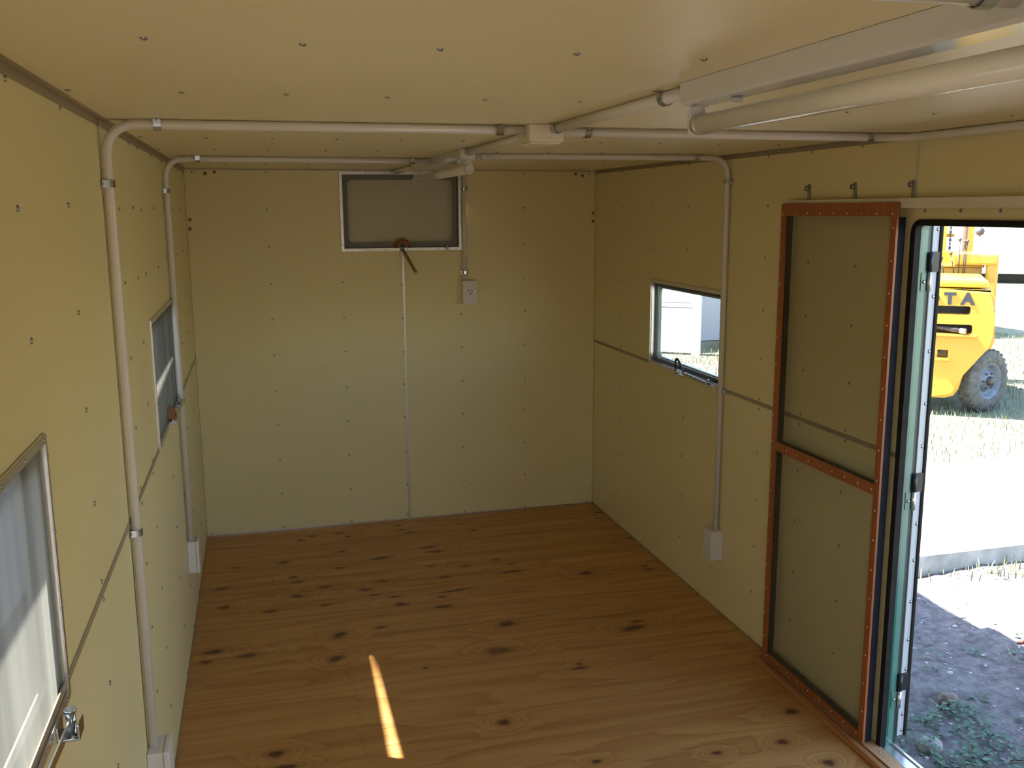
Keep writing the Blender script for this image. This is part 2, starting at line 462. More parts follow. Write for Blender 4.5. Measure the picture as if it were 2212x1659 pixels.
TAIL = {13: -1, 14: 1, 19: 1, 23: 1, 28: 1, 31: 1, 43: 1, 42: 1, 41: 1, 24: 1, 36: -1, 22: 1, 10: -1, 55: 1}
DARKF = {46: .55, 8: .6, 33: .6, 11: .8, 59: .85}
def floor_sheet(y0, y1, fine):
    nx, ny = (330, 270) if fine else (2, 2)
    g = 0.0009
    xs = np.linspace(0.001, W - 0.001, nx + 1); ys = np.linspace(y0 + g, y1 - g, ny + 1)
    Xg, Yg = np.meshgrid(xs, ys)
    co = np.stack([Xg.ravel(), Yg.ravel(), np.zeros(Xg.size)], 1)
    n = nx + 1
    i = np.arange(ny)[:, None] * n + np.arange(nx)[None, :]
    quads = np.stack([i, i + 1, i + n + 1, i + n], -1).reshape(-1, 4)
    # rim down to the underlay
    rim = [(0, nx), (nx, nx + ny * n), (nx + ny * n, ny * n), (ny * n, 0)]
    base = len(co)
    co = np.vstack([co, [(xs[0], ys[0], -.017), (xs[-1], ys[0], -.017), (xs[-1], ys[-1], -.017), (xs[0], ys[-1], -.017)]])
    edges = [list(range(0, nx + 1)), [nx + k * n for k in range(ny + 1)], [ny * n + k for k in range(nx, -1, -1)], [k * n for k in range(ny, -1, -1)]]
    faces = quads.tolist()
    for k, e in enumerate(edges):
        faces.append(e[::-1] + [base + k, base + (k + 1) % 4])
    me = bpy.data.meshes.new('floor_sheet'); me.from_pydata(co.tolist(), [], faces); me.update()
    kn = np.zeros(len(co)); wp = np.zeros(len(co)); st = np.zeros(len(co))
    if fine:
        X, Y = co[:, 0], co[:, 1]
        rr = random.Random(3)
        for q, (kx, ky) in enumerate(KN):
            ax, ay, sl = SPEC.get(q, (rr.uniform(.018, .03), rr.uniform(.010, .017), rr.uniform(-.25, .25)))
            ax *= .9; ay *= .82; sl *= .45
            dx, dy = X - kx, Y - ky
            near = np.abs(dx) < .6
            wob = 1 + .10 * np.sin(3 * np.arctan2(dy / ay, dx / ax) + q) + .05 * np.sin(7 * np.arctan2(dy / ay, dx / ax) + 2 * q)
            d = np.sqrt((dx / ax) ** 2 + ((dy - sl * dx) / ay) ** 2) / wob
            kn = np.maximum(kn, np.clip((1.18 - d) / .36, 0, 1) * DARKF.get(q, .86) * (0.82 + .18 * np.clip(1.2 - d, 0, 1)))
            wp += 1.6 * np.exp(-((dx / (ax * 3.2)) ** 2 + (dy / (ay * 2.6)) ** 2))
            st = np.maximum(st, .62 * np.exp(-((d / 1.75) ** 4)))
            t = TAIL.get(q)
            if t:
                tl = np.clip(1 - dx * t / .17, 0, 1) * (dx * t > 0) * np.exp(-((dy - sl * .2 * dx) / .006) ** 2)
                st = np.maximum(st, .9 * tl)
        # a few open grain lines and rows of nail holes
        for (lx0, lx1, ly, sl) in ((0.0, 0.55, -0.575, .02), (0.0, 0.75, -0.88, .02), (0.9, 1.55, -1.0, 0), (0.0, .5, -1.655, 0), (1.55, 2.38, -1.15, .01), (1.7, 2.36, -1.69, .02), (0.6, 1.35, -1.13, .01), (0.0, .13, -2.13, 0), (0.75, 1.8, -1.60, .0)):
            w = np.clip((X - lx0) / .1, 0, 1) * np.clip((lx1 - X) / .2, 0, 1)
            st = np.maximum(st, .7 * w * np.exp(-((Y - ly - sl * (X - lx0)) / .0055) ** 2))
        for k in range(26):
            kx, ky = .64 + .004 * k % .02, -1.45 - .048 * k
            kn = np.maximum(kn, .5 * np.exp(-(((X - kx) / .006) ** 2 + ((Y - ky) / .006) ** 2)))
    for nm, arr in (('knot', kn), ('warp', wp), ('streak', st)):
        at = me.attributes.new(nm, 'FLOAT', 'POINT'); at.data.foreach_set('value', arr.astype(np.float32))
    me.materials.append(M_FLOOR)
    return obj('floor_sheet', me, M_FLOOR, floor)
for k in range(5):
    floor_sheet(-1.2 * (k + 1), -1.2 * k, k < 3)

# ------------------------------------------------------------------ walls, ceiling
def wall(name, label, P, core, lin, us, vs, holes, sheets, nrm, m_out=M_EXT):
    bm = NB(); slab(bm, P, us, vs, core[0], core[1], holes)
    w = struct(name, bm, m_out, label)
    out = []
    for (u0, u1, v0, v1) in sheets:
        hs = [h for h in holes if h[0] < u1 and h[1] > u0 and h[2] < v1 and h[3] > v0]
        hs = [(max(h[0], u0), min(h[1], u1), max(h[2], v0), min(h[3], v1)) for h in hs]
        bm = NB(); slab(bm, P, [u0, u1], [v0, v1], lin[0], lin[1], hs)
        out.append(obj('panel', bm, M_WALL, w))
    return w, out

g = 0.0012
hl = [hole('far_left'), hole('near_left')]
wl, pl = wall('wall_left', 'left wall of cream sheets with screw rows', PXw, (-CORE, -LIN), (-LIN, 0.0), [-L - .045, 0.045], [-.09, H + .05], hl,
              [(-3.0 + g, -g, g, HS - g), (-3.0 + g, -g, HS + g, H - g), (-L, -3.0 - g, g, HS - g), (-L, -3.0 - g, HS + g, H - g)], (1, 0, 0))
hr = [hole('right'), hole('right_rear'), DOOR]
hr2 = [hole('right'), hole('right_rear'), (DOOR[0], DOOR[1], -.001, DOOR[3])]
wr, pr = wall('wall_right', 'right wall of cream sheets with doorway', PXw, (W + LIN, W + CORE), (W, W + LIN), [-L - .045, 0.045], [-.09, H + .05], hr2,
              [(-3.0 + g, -g, g, HS - g), (-3.0 + g, -g, HS + g, H - g), (-L, -3.0 - g, g, HS - g), (-L, -3.0 - g, HS + g, H - g)], (-1, 0, 0))
wb, pb = wall('wall_back', 'far end wall of two cream sheets', PYw, (LIN, CORE), (0.0, LIN), [-.006, W + .006], [-.09, H + .05], [hole('back')],
              [(g, 1.2 - g, g, H - g), (1.2 + g, W - g, g, H - g)], (0, -1, 0))
ww, pw = wall('wall_rear', 'end wall behind the camera', PYw, (-L - CORE, -L - LIN), (-L - LIN, -L), [-.006, W + .006], [-.09, H + .05], [hole('rear'), (.08, .78, -.001, 1.86)],  # unseen doorway hole added beside the window to fill the room with daylight
              [(g, 1.2 - g, g, H - g), (1.2 + g, W - g, g, H - g)], (0, 1, 0))
bm = NB(); box(bm, -0.05, W + .05, -L - .05, .05, H + .008, H + .06)
ceil = struct('ceiling', bm, M_ROOF, 'cream sheet ceiling with rows of screws')
pc = []
for (u0, u1, v0, v1) in ((g, 1.2 - g, -3 + g, -g), (1.2 + g, W - g, -3 + g, -g), (g, 1.2 - g, -L, -3 - g), (1.2 + g, W - g, -L, -3 - g)):
    bm = NB(); box(bm, u0, u1, v0, v1, H, H + .007)
    pc.append(obj('panel', bm, M_CEIL, ceil))
bm = NB(); box(bm, -0.545, W + .12, -L - .15, .15, H + .062, H + .125)  # unseen left overhang, sized to shade the upper part of the left screens
roof = struct('roof', bm, M_ROOF, 'sheet roof over the cabin')

# joint strips
def strip(parent, x0, x1, y0, y1, z0, z1, m=M_STRIP, name='joint_strip'):
    bm = NB(); box(bm, x0, x1, y0, y1, z0, z1, 0.0006); return obj(name, bm, m, parent)
strip(wl, -.0005, .0022, -L, -.001, HS - .0085, HS + .0085)
strip(wl, -.0005, .002, -3.008, -2.992, 0.002, H - .002, M_STRIPL)
strip(wr, W - .0022, W + .0005, -3.0, -.001, HS - .0085, HS + .0085)
strip(wr, W - .0022, W + .0005, -L, DOOR[0] - .03, HS - .0085, HS + .0085)
strip(wr, W - .0022, W + .0005, -3.0075, -2.9925, DOOR[3] + .03, H - .002, M_STRIPL)
strip(wb, 1.1935, 1.2065, -.0026, .0005, 0.004, 1.648, M_ALU)
strip(ww, 1.194, 1.206, -L - .0005, -L + .0026, 0.004, 1.648, M_ALU)
strip(ceil, 1.193, 1.207, -L, -.001, H - .0022, H + .0005)
strip(ceil, .001, W - .001, -3.007, -2.993, H - .0018, H + .0005)
# cornice angles (trim)
def trim(n, poly, p0, p1, plane, m, label):
    bm = NB(); prism(bm, poly, p0, p1, plane)
    return tag(obj('trim_%d' % n, bm, m), label=label, kind='structure')
def ang(sx, bx, a=.019, t=.0018):   # L angle in the x-z plane
    s = sx
    return [(bx, H), (bx + s * a, H), (bx + s * a, H - t), (bx + s * t, H - t), (bx + s * t, H - a), (bx, H - a)]
trim(1, ang(1, 0.0), -L + .002, -.002, 'xz', M_STRIP, 'brown cornice angle along the left wall')
trim(2, ang(-1, W), -L + .002, -.002, 'xz', M_STRIP, 'brown cornice angle along the right wall')
bm = NB(); prism(bm, [(0, H - .002), (-.011, H - .002), (-.011, H - .004), (-.002, H - .004), (-.002, H - .009), (0, H - .009)], .02, W - .02, 'yz')
tag(obj('trim_3', bm, M_STRIPL), label='pale cornice angle along the far end wall', kind='structure')
bm = NB(); box(bm, .003, W - .003, -.0045, -.0005, .0005, .007)
tag(obj('baseboard_back', bm, M_ALU), label='thin metal edge at the foot of the far end wall', kind='structure')
bm = NB(); box(bm, .0005, .003, -L, -.005, .0005, .006)
tag(obj('baseboard_left', bm, M_STRIP), label='thin edging at the foot of the left wall', kind='structure')
bm = NB(); box(bm, W - .0045, W - .0005, -2.24, -.005, .0005, .007)
tag(obj('baseboard_right', bm, M_STRIP), label='thin edging at the foot of the right wall', kind='structure')

# screws ---------------------------------------------------------------
ZS = [.014, .223, .434, .645, .853, 1.045, 1.09, 1.266, 1.471, 1.682, 1.895, 2.098]
def in_holes(u, v, keys, pad=.03):
    for k in keys:
        a, b, c, d = WIN[k]
        if a - pad < u < b + pad and c - pad < v < d + pad: return True
    return False
def jit(): return RND.uniform(-.006, .006)
for yy in (-.04, -.45, -.89, -1.33, -1.78, -2.21, -2.43, -2.76, -3.52, -3.96, -4.4, -4.86):
    for z in ZS:
        u = yy + jit(); v = min(z + jit(), 2.092)
        if in_holes(u, v, ('far_left', 'near_left')): continue
        if yy == -2.21 and z < 1.09: continue
        near = yy < -3
        p = pl[(2 if near else 0) + (1 if v > HS else 0)]
        place(ME_SCREW, 'screw', p, (0.0, u, v), (1, 0, 0))
for yy in (-.46, -.89, -1.33, -2.08, -2.40, -2.70, -2.965):
    for z in ZS:
        u = yy + jit(); v = min(z + jit(), 2.092)
        if in_holes(u, v, ('right',)): continue
        if yy == -.89 and z < 1.09: continue
        if yy == -2.965 and not 1.85 < z < 2.0: continue
        place(ME_SCREW, 'screw', pr[1 if v > HS else 0], (W, u, v), (-1, 0, 0))
for yy in (-3.04, -3.2, -3.36, -3.52, -3.68):
    place(ME_SCREW, 'screw', pr[3], (W, yy - .01, DOOR[3] + .036), (-1, 0, 0))
for xx in (.437, .844, 1.548, 1.944):
    for z in ZS:
        if z == 1.09: continue
        zz = 1.06 if z == 1.045 else z
        u = xx + jit() * .5; v = min(zz + jit() * .6, 2.10)
        if in_holes(u, v, ('back',), .02): continue
        if 1.5 < xx < 1.6 and v > 1.3: continue
        place(ME_SCREW, 'screw', pb[0 if u < 1.2 else 1], (u, 0.0, v), (0, -1, 0))
for k, z in enumerate((1.45, 1.25, 1.046, .85, .648, .43, .22, .03)):
    place(ME_SCREW, 'screw', pb[0], (1.1885, 0, z), (0, -1, 0))
for u, v in ((.043, 2.098), (2.36, 2.095), (.03, .014), (2.36, .016)):
    place(ME_SCREW, 'screw', pb[0 if u < 1.2 else 1], (u, 0, v), (0, -1, 0))
for z in (1.99, 1.73, 1.52, 1.31, 1.11, .9, .69, .48, .27, .1):
    place(ME_SCREWS, 'screw', pb[1], (W - .009, 0, z + jit()), (0, -1, 0))
for u, v in ((.114, 2.092), (.163, 2.099), (.018, 1.84), (.015, 1.79), (2.27, 2.096), (2.315, 2.085), (2.385, 1.86), (2.385, 1.81)):
    place(ME_RIVET, 'rivet', pb[0 if u < 1.2 else 1], (u, 0, v), (0, -1, 0))
for yy in (-4.24, -3.63, -2.41, -1.80, -1.19, -.58):
    for xx in (.034, .236, .437, .639, .846, 1.06, 1.33, 1.55, 1.775, 2.01, 2.245):
        q = (0 if xx < 1.2 else 1) + (0 if yy > -3 else 2)
        y2 = yy + (.08 if (xx > 1.5 and yy < -3) else 0)
        place(ME_SCREW, 'screw', pc[q], (xx + jit(), y2 + jit(), H), (0, 0, -1))

# ------------------------------------------------------------------ windows
def rrect(w, h, r, n=5):
    pts = []
    for cx, cz, a0 in ((w - r, h - r, 0), (r, h - r, 90), (r, r, 180), (w - r, r, 270)):
        for k in range(n + 1):
            a = math.radians(a0 + 90 * k / n); pts.append((cx + r * math.cos(a), cz + r * math.sin(a)))
    return pts
def ring_mesh(bm, outer, inner, y0, y1):
    n = len(outer)
    O0 = [bm.verts.new((u, y0, v)) for u, v in outer]; O1 = [bm.verts.new((u, y1, v)) for u, v in outer]
    I0 = [bm.verts.new((u, y0, v)) for u, v in inner]; I1 = [bm.verts.new((u, y1, v)) for u, v in inner]
    for i in range(n):
        j = (i + 1) % n
        for q in ((O0[i], O0[j], I0[j], I0[i]), (O1[i], I1[i], I1[j], O1[j]), (O0[i], O1[i], O1[j], O0[j]), (I0[i], I0[j], I1[j], I1[i])):
            bm.faces.new(q)

def window(num, key, side, label, flap_deg, seal_w=.026, arm='flat', detail=True):
    """local axes: X along the wall, Y outwards, Z up; origin at the frame's lower left corner on the lining"""
    a, b, c, d = WIN[key]; w, h = b - a, d - c
    if side == 'left': loc, rz = (0, a, c), math.pi / 2
    elif side == 'right': loc, rz = (W, b, c), -math.pi / 2
    elif side == 'back': loc, rz = (a, 0, c), 0
    else: loc, rz = (b, -L, c), math.pi
    e = bpy.data.objects.new('window_%d' % num, None); COL.objects.link(e)
    e.location = loc; e.rotation_euler = (0, 0, rz); e.empty_display_size = .1
    tag(e, label=label, kind='structure')
    t = .0065
    rails = {
        'bottom': [(0, 0), (w, 0), (w - FR, FR), (FR, FR)], 'top': [(0, h), (FR, h - FR), (w - FR, h - FR), (w, h)],
        'left': [(0, 0), (FR, FR), (FR, h - FR), (0, h)], 'right': [(w, 0), (w, h), (w - FR, h - FR), (w - FR, FR)]}
    ro = {}
    for nm, poly in rails.items():
        bm = NB(); prism(bm, poly, -t, -.0002, 'xz', .0016)
        ro[nm] = obj('frame_rail', bm, M_ALU, e)
    if detail:
        nb = 7
        for k in range(nb):
            u = .035 + (w - .07) * k / (nb - 1)
            place(ME_SCREWS, 'screw', ro['bottom'], (u, -t, FR * .5), (0, -1, 0), False)
            place(ME_SCREWS, 'screw', ro['top'], (u + .01, -t, h - FR * .5), (0, -1, 0), False)
        for k in range(4):
            v = .04 + (h - .08) * k / 3
            place(ME_SCREWS, 'screw', ro['left'], (FR * .5, -t, v), (0, -1, 0), False)
            place(ME_SCREWS, 'screw', ro['right'], (w - FR * .5, -t, v), (0, -1, 0), False)
    # reveal lining and rubber seal
    wi, hi = w - 2 * FR, h - 2 * FR
    bm = NB()
    sq = [(FR + u, FR + v) for u, v in rrect(wi, hi, .002)]
    sq2 = [(FR + .003 + u, FR + .003 + v) for u, v in rrect(wi - .006, hi - .006, .002)]
    ring_mesh(bm, sq, sq2, .001, CORE)
    obj('reveal', bm, M_ALU if side == 'right' else M_SEAL, e)
    bm = NB()
    o1 = [(FR + .003 + u, FR + .003 + v) for u, v in rrect(wi - .006, hi - .006, .004)]
    i1 = [(FR + seal_w + u, FR + seal_w + v) for u, v in rrect(wi - 2 * seal_w, hi - 2 * seal_w, .03)]
    ring_mesh(bm, o1, i1, .020, .030)
    obj('seal', bm, M_RUB if flap_deg > 5 else M_SEAL, e)
    i2 = []
    if flap_deg > 5 and side == 'right': bm = NB()
    i2 = [(FR + seal_w + .009 + u, FR + seal_w + .009 + v) for u, v in rrect(wi - 2 * seal_w - .018, hi - 2 * seal_w - .018, .028)]
    if flap_deg > 5 and side == 'right':
        ring_mesh(bm, i1, i2, .031, .046)
        obj('weather_strip', bm, M_GREENL, e)
    # fly screen behind the rails
    bm = NB()
    vs = [bm.verts.new((u, .0035, v)) for u, v in ((.005, .005), (w - .005, .005), (w - .005, h - .005), (.005, h - .005))]
    bm.faces.new(vs)
    obj('fly_screen', bm, M_SCRW, e)
    # outside flap hinged along the top
    fl = bpy.data.objects.new('flap_hinge', None); COL.objects.link(fl); fl.parent = e
    fl.location = (0, .052, h + .008); fl.rotation_euler = (math.radians(flap_deg), 0, 0); fl.empty_display_size = .05
    fl.name = 'flap'
    bm = NB(); box(bm, -.012, w + .012, 0, .003, -h - .012, -.002); obj('flap_lining', bm, M_FLAP, fl)
    bm = NB(); box(bm, -.016, w + .016, .003, .02, -h - .018, 0, .002); obj('flap_skin', bm, M_WHITE, fl)
    if not detail: return e
    # brown grommet patch bulging out of the screen, bracket, clip and stay bar
    bm = NB(); n = 12; rr = .05
    m0 = w * .5
    prev = None
    for k in range(n + 1):
        al = math.pi * k / n
        x, z = m0 + rr * math.cos(al), FR * .9 + rr * 1.15 * math.sin(al)
        row = []
        for q in range(4):
            s = q / 3
            xx = m0 + (x - m0) * (1 - .62 * s); zz = FR * .9 + (z - FR * .9) * (1 - .5 * s)
            row.append(bm.verts.new((xx, .001 - .026 * math.sin(s * math.pi / 2) - .002 * math.sin(5 * al), zz)))
        if prev:
            for q in range(3):
                f = bm.faces.new((prev[q], row[q], row[q + 1], prev[q + 1])); f.smooth = True
        prev = row
    if arm == 'flat' and side == 'right':
        bm.free(); bm = NB()
        tube(bm, [(m0 + .046 * math.cos(math.pi * k / 10) * (1 - .25 * math.sin(math.pi * k / 10)), -.012 - .02 * math.sin(math.pi * k / 10), FR * .7 + .075 * math.sin(math.pi * k / 10)) for k in range(11)], .006, 8)
    obj('grommet', bm, M_STEEL if arm == 'flat' and side == 'right' else M_BROWN, e)  # right-hand loop coloured dark for its backlit silhouette
    bm = NB()
    box(bm, m0 - .022, m0 + .022, -t - .004, -t, -.002, FR + .002, .0012)
    box(bm, m0 - .022, m0 - .018, -t - .022, -t - .003, 0, FR + .006, .0008)
    box(bm, m0 + .018, m0 + .022, -t - .022, -t - .003, 0, FR + .006, .0008)
    br = obj('stay_bracket', bm, M_ZINC, e)
    uc = w * .872
    bm = NB()
    box(bm, uc - .017, uc + .017, -t - .004, -t, .0, FR, .0012)
    box(bm, uc - .007, uc + .007, -t - .014, -t - .003, FR * .3, FR * .3 + .004, .0008)
    cyl(bm, (uc, -t - .009, FR * .3), (uc, -t - .009, FR + .018), .0055, seg=10)
    if arm == 'near': bm.free()
    else: obj('clip', bm, M_ZINC, e)
    if arm == 'hang':
        bm = NB()
        p0, p1 = Vector((m0 - .004, -t - .02, .012)), Vector((m0 + .064, -t - .07, -.125))
        dx = (p1 - p0).normalized(); sx = Vector((dx.z, 0, -dx.x)).normalized() * .009; ny = Vector((0, .0022, 0))
        vs = [bm.verts.new(p + s * sx + q * ny) for p in (p0, p1) for q in (-1, 1) for s in (-1, 1)]
        for q in ((0, 1, 3, 2), (4, 6, 7, 5), (0, 4, 5, 1), (2, 3, 7, 6), (0, 2, 6, 4), (1, 5, 7, 3)): bm.faces.new([vs[i] for i in q])
        cyl(bm, p1 + ny * 1.2, p1 - ny * 1.2, .0095, seg=12)
        pa = obj('stay_bar', bm, mat('brass_bar', (0.20, 0.16, 0.07), .4, metal=.6, var=.1), e)
        bm = NB(); cyl(bm, p1 + ny * 1.4, p1 - ny * 1.4, .0045, seg=10); obj('eye_hole', bm, M_STRIPL, pa)
    else:
        bm = NB()
        u1 = {'near': w * .855, 'flat': uc}[arm]
        y0, y1 = -t - .010, -t - (.020 if arm == 'near' else .018)
        hb = .010
        vs = [bm.verts.new(q) for q in ((m0 - .06, y0, FR * .9), (m0 - .06, y0 - .003, FR * .9), (u1, y1, .006), (u1, y1 - .003, .006),
                                         (m0 - .06, y0, FR * .9 + .014), (m0 - .06, y0 - .003, FR * .9 + .014), (u1, y1, .006 + .018), (u1, y1 - .003, .006 + .018))]
        for q in ((0, 2, 3, 1), (4, 5, 7, 6), (0, 4, 6, 2), (1, 3, 7, 5), (0, 1, 5, 4), (2, 6, 7, 3)): bm.faces.new([vs[i] for i in q])
        pa = obj('stay_bar', bm, M_ZINC, e)
        if arm == 'near':
            bm = NB()
            box(bm, u1 - .012, u1 + .03, -t - .034, -t - .001, -.012, -.008, .001)
            box(bm, u1 - .012, u1 + .03, -t - .036, -t - .033, -.012, .014, .001)
            box(bm, u1 - .012, u1 + .03, -t - .004, -t, -.012, .014, .001)
            cyl(bm, (u1 + .012, -t - .02, -.012), (u1 + .012, -t - .02, .030), .008, seg=14)
            cyl(bm, (u1 + .012, -t - .02, .030), (u1 + .012, -t - .02, .034), .0105, seg=14)
            obj('stay_pin', bm, M_ZINC, pa)
    return e

window(1, 'near_left', 'left', 'screened window at the left edge with sunlit lower half and steel stay bar', 152, arm='near')
window(2, 'far_left', 'left', 'screened window on the left wall behind the vertical conduit', 152)
window(3, 'back', 'back', 'shut high window in the far end wall with a hanging stay bar', 0, seal_w=.03, arm='hang')
window(4, 'right', 'right', 'open bright window in the right wall showing a white shed', 112, seal_w=.02)
window(5, 'right_rear', 'right', 'window in the right wall beyond the doorway', 112, seal_w=.02, detail=False)
window(6, 'rear', 'rear', 'high window in the end wall behind the camera', 0, detail=False)

# ------------------------------------------------------------------ doorway
d1 = bpy.data.objects.new('door_1', None); COL.objects.link(d1); d1.location = (W, DOOR[1], 0)
tag(d1, label='outer doorway with white door folded back outside on black hinges', kind='structure')
def dpart(name, fn, m, parent=None, smooth=False):
    bm = NB(); fn(bm); return wobj(name, bm, m, parent or d1, smooth)
y0, y1, zt = DOOR[1], DOOR[0], DOOR[3]
# rubber edging round the opening (swept strip with rounded head corners)
def edging(bm, r0, r1, x0, x1, rad):
    def path(off):
        ya, yb, zz = y0 - off, y1 + off, zt - off
        r = max(rad - off, .004); pts = [(ya, .012)]
        for k in range(7):
            a = math.radians(90 * k / 6); pts.append((ya - r + r * math.cos(a), zz - r + r * math.sin(a)))
        for k in range(7):
            a = math.radians(90 + 90 * k / 6); pts.append((yb + r + r * math.cos(a), zz - r + r * math.sin(a)))
        pts.append((yb, .012)); return pts
    A, B = path(r0), path(r1)
    n = len(A)
    V = [[bm.verts.new((x, y, z)) for y, z in P] for P in (A, B) for x in (x0, x1)]
    for i in range(n - 1):
        for a, b in ((0, 1), (1, 3), (3, 2), (2, 0)):
            bm.faces.new((V[a][i], V[a][i + 1], V[b][i + 1], V[b][i]))
    for i in (0, n - 1): bm.faces.new([V[k][i] for k in (0, 1, 3, 2)])
dpart('seal', lambda bm: edging(bm, -.006, .010, W - .009, W + .010, .03), M_RUB)
dpart('seal_lip', lambda bm: edging(bm, -.0095, -.006, W - .012, W - .0005, .034), M_RUB)
dpart('jamb_bead', lambda bm: edging(bm, .0, .006, W + .011, W + .0165, .025), M_RUB)
dpart('jamb_groove', lambda bm: edging(bm, .0, .004, W + .0167, W + .026, .025), M_GREEN)
dpart('jamb_lining', lambda bm: edging(bm, -.001, .0035, W + .0262, W + .046, .025), M_GREENL)
dpart('jamb_frame', lambda bm: (box(bm, W + .0455, W + .060, y0 - .001, y0 + .03, .02, zt + .03),), mat('green_paint_shaded', (0.03, 0.06, 0.055), .35, var=.1))  # jamb green darkened to its tone in shadow
dpart('sill', lambda bm: (box(bm, W - .004, W + .047, y1, y0 - .001, -.02, .0195, .002), box(bm, W + .04, W + .052, y1, y0 - .001, -.05, .024, .0015)), M_ALU)
# door leaf folded right back against the outside wall
leaf = dpart('door_leaf', lambda bm: box(bm, W + .063, W + .096, y0 + .004, y0 + .82, .05, 1.872, .002), M_WHITE)
ch = dpart('edge_channel', lambda bm: (box(bm, W + .061, W + .0735, y0 - .006, y0 + .03, .05, 1.872, .0015), box(bm, W + .0737, W + .087, y0 - .004, y0 + .03, .05, 1.872, .001)), M_WHITE, leaf)
dpart('edge_rubber', lambda bm: box(bm, W + .0872, W + .099, y0 - .009, y0 + .02, .048, 1.876, .003), M_RUB, leaf)
for z in (1.815, 1.60, 1.42, 1.245, 1.10, .83, .70, .55, .41, .30, .13, .07):
    place(ME_ZSCREW, 'screw', leaf, (W + .079, y0 - .004, z), (0, -1, 0))
for z in (1.68, .945, .224):
    hg = dpart('hinge', lambda bm: (box(bm, W + .062, W + .0873, y0 - .0105, y0 - .004, z, z + .064, .0012), cyl(bm, (W + .056, y0 - .010, z + .002), (W + .056, y0 - .010, z + .062), .0075, seg=12)), M_BLACKP)
    dpart('barrel', lambda bm: cyl(bm, (W + .056, y0 - .010, z - .062), (W + .056, y0 - .010, z), .007, seg=12), M_ALU, hg)
    dpart('hinge_plate', lambda bm: box(bm, W + .028, W + .048, y0 - .0065, y0 - .003, z - .062, z - .002, .0008), M_GREENL, hg)
    place(ME_ZSCREW, 'screw', hg, (W + .038, y0 - .0065, z - .032), (0, -1, 0))

# timber floor track (groove between two rails)
tr = thing('floor_track', 'grooved timber floor track under the sliding screen door', 'door track', (2.355, -3.0, 0))
wobj('rail', (lambda bm: (box(bm, 2.312, 2.333, -3.86, -2.262, .0005, .024, .0015), bm)[1])(NB()), M_TRACK, tr)
wobj('groove', (lambda bm: (box(bm, 2.3335, 2.3445, -3.86, -2.262, .0005, .012), bm)[1])(NB()), mat('track_groove', (.06, .03, .015), .7, var=.2), tr)
wobj('sill_board', (lambda bm: (box(bm, 2.345, 2.3948, -3.86, -2.262, .0005, .0215, .0015), bm)[1])(NB()), M_TRACKL, tr)
place(ME_SCREWS, 'screw', tr, (2.372, -3.05, .0215), (0, 0, 1))

# top rail with hanging straps
hr_ = thing('sliding_rail', 'cream sliding door rail hung on straps above the doorway', 'door rail', (2.35, -3.05, 1.885))
bm = NB(); box(bm, 2.358, 2.390, -3.9, -2.286, 1.883, 1.914, .002); wobj('channel', bm, M_BOXC, hr_)
for yy in (-2.39, -2.68, -2.992, -3.5):
    bm = NB(); box(bm, W - .006, W - .0028, yy - .007, yy + .007, 1.90, 1.972, .001); box(bm, 2.3905, W - .003, yy - .007, yy + .007, 1.905, 1.909)
    s = wobj('strap', bm, M_ZINC, hr_)
    place(ME_ZSCREW, 'screw', s, (W - .006, yy + .012, 1.957), (-1, 0, 0))
    bm = NB(); cyl(bm, (W - .012, yy + .012, 1.957), (W - .0005, yy + .012, 1.957), .009, seg=10); wobj('washer', bm, M_SCREW, s)

# sliding screen door ---------------------------------------------------
SX0, SX1 = 2.343, 2.352             # laminate face
SD = 2.379                          # back of the frame
ya, yb, zb, zt2 = -2.288, -2.990, .0265, 1.901
sd = thing('screen_door', 'sliding screen door with red wood-grain frame pushed open along the wall', 'screen door', (2.36, -2.64, 0))
def face(name, y_0, y_1, z_0, z_1, depth=True):
    bm = NB(); box(bm, SX0, SX1, y_0, y_1, z_0, z_1, .0008); r = wobj(name, bm, M_LAM, sd)
    if depth:
        bm = NB(); box(bm, SX1 + .0004, SD, y_0 + (.001 if y_0 > y_1 else 0) - .002, y_1 + .001, z_0 + .001, z_1 - .001, .001); wobj('core', bm, M_BLK, r)
    return r
st_f = face('stile', ya, ya - .030, zb, zt2 - .046)
st_n = face('stile', yb + .030, yb, zb, zt2 - .046)
r_t = face('top_rail', ya, yb, zt2 - .045, zt2, False)
r_m = face('mid_rail', ya - .0305, yb + .0305, .925, .962)
r_b = face('bottom_rail', ya - .0305, yb + .0305, zb, zb + .026)
for z in np.arange(.12, 1.85, .105):
    place(ME_TACK, 'tack', st_f, (SX0, ya - .010, z), (-1, 0, 0)); place(ME_TACK, 'tack', st_n, (SX0, yb + .014, z + .02), (-1, 0, 0))
for k in range(9):
    y = ya - .018 - (ya - yb - .04) * k / 8
    place(ME_TACK, 'tack', r_t, (SX0, y, zt2 - .036), (-1, 0, 0))
    place(ME_TACK, 'tack', r_m, (SX0, y * .94 - .16, .944), (-1, 0, 0))
    place(ME_TACK, 'tack', r_b, (SX0, y * .94 - .16, zb + .016), (-1, 0, 0))
bm = NB(); vs = [bm.verts.new((SX1 + .0002, y, z)) for y, z in ((ya - .004, zb + .004), (yb + .004, zb + .004), (yb + .004, zt2 - .004), (ya - .004, zt2 - .004))]; bm.faces.new(vs)
wobj('mesh', bm, M_SCRD, sd)

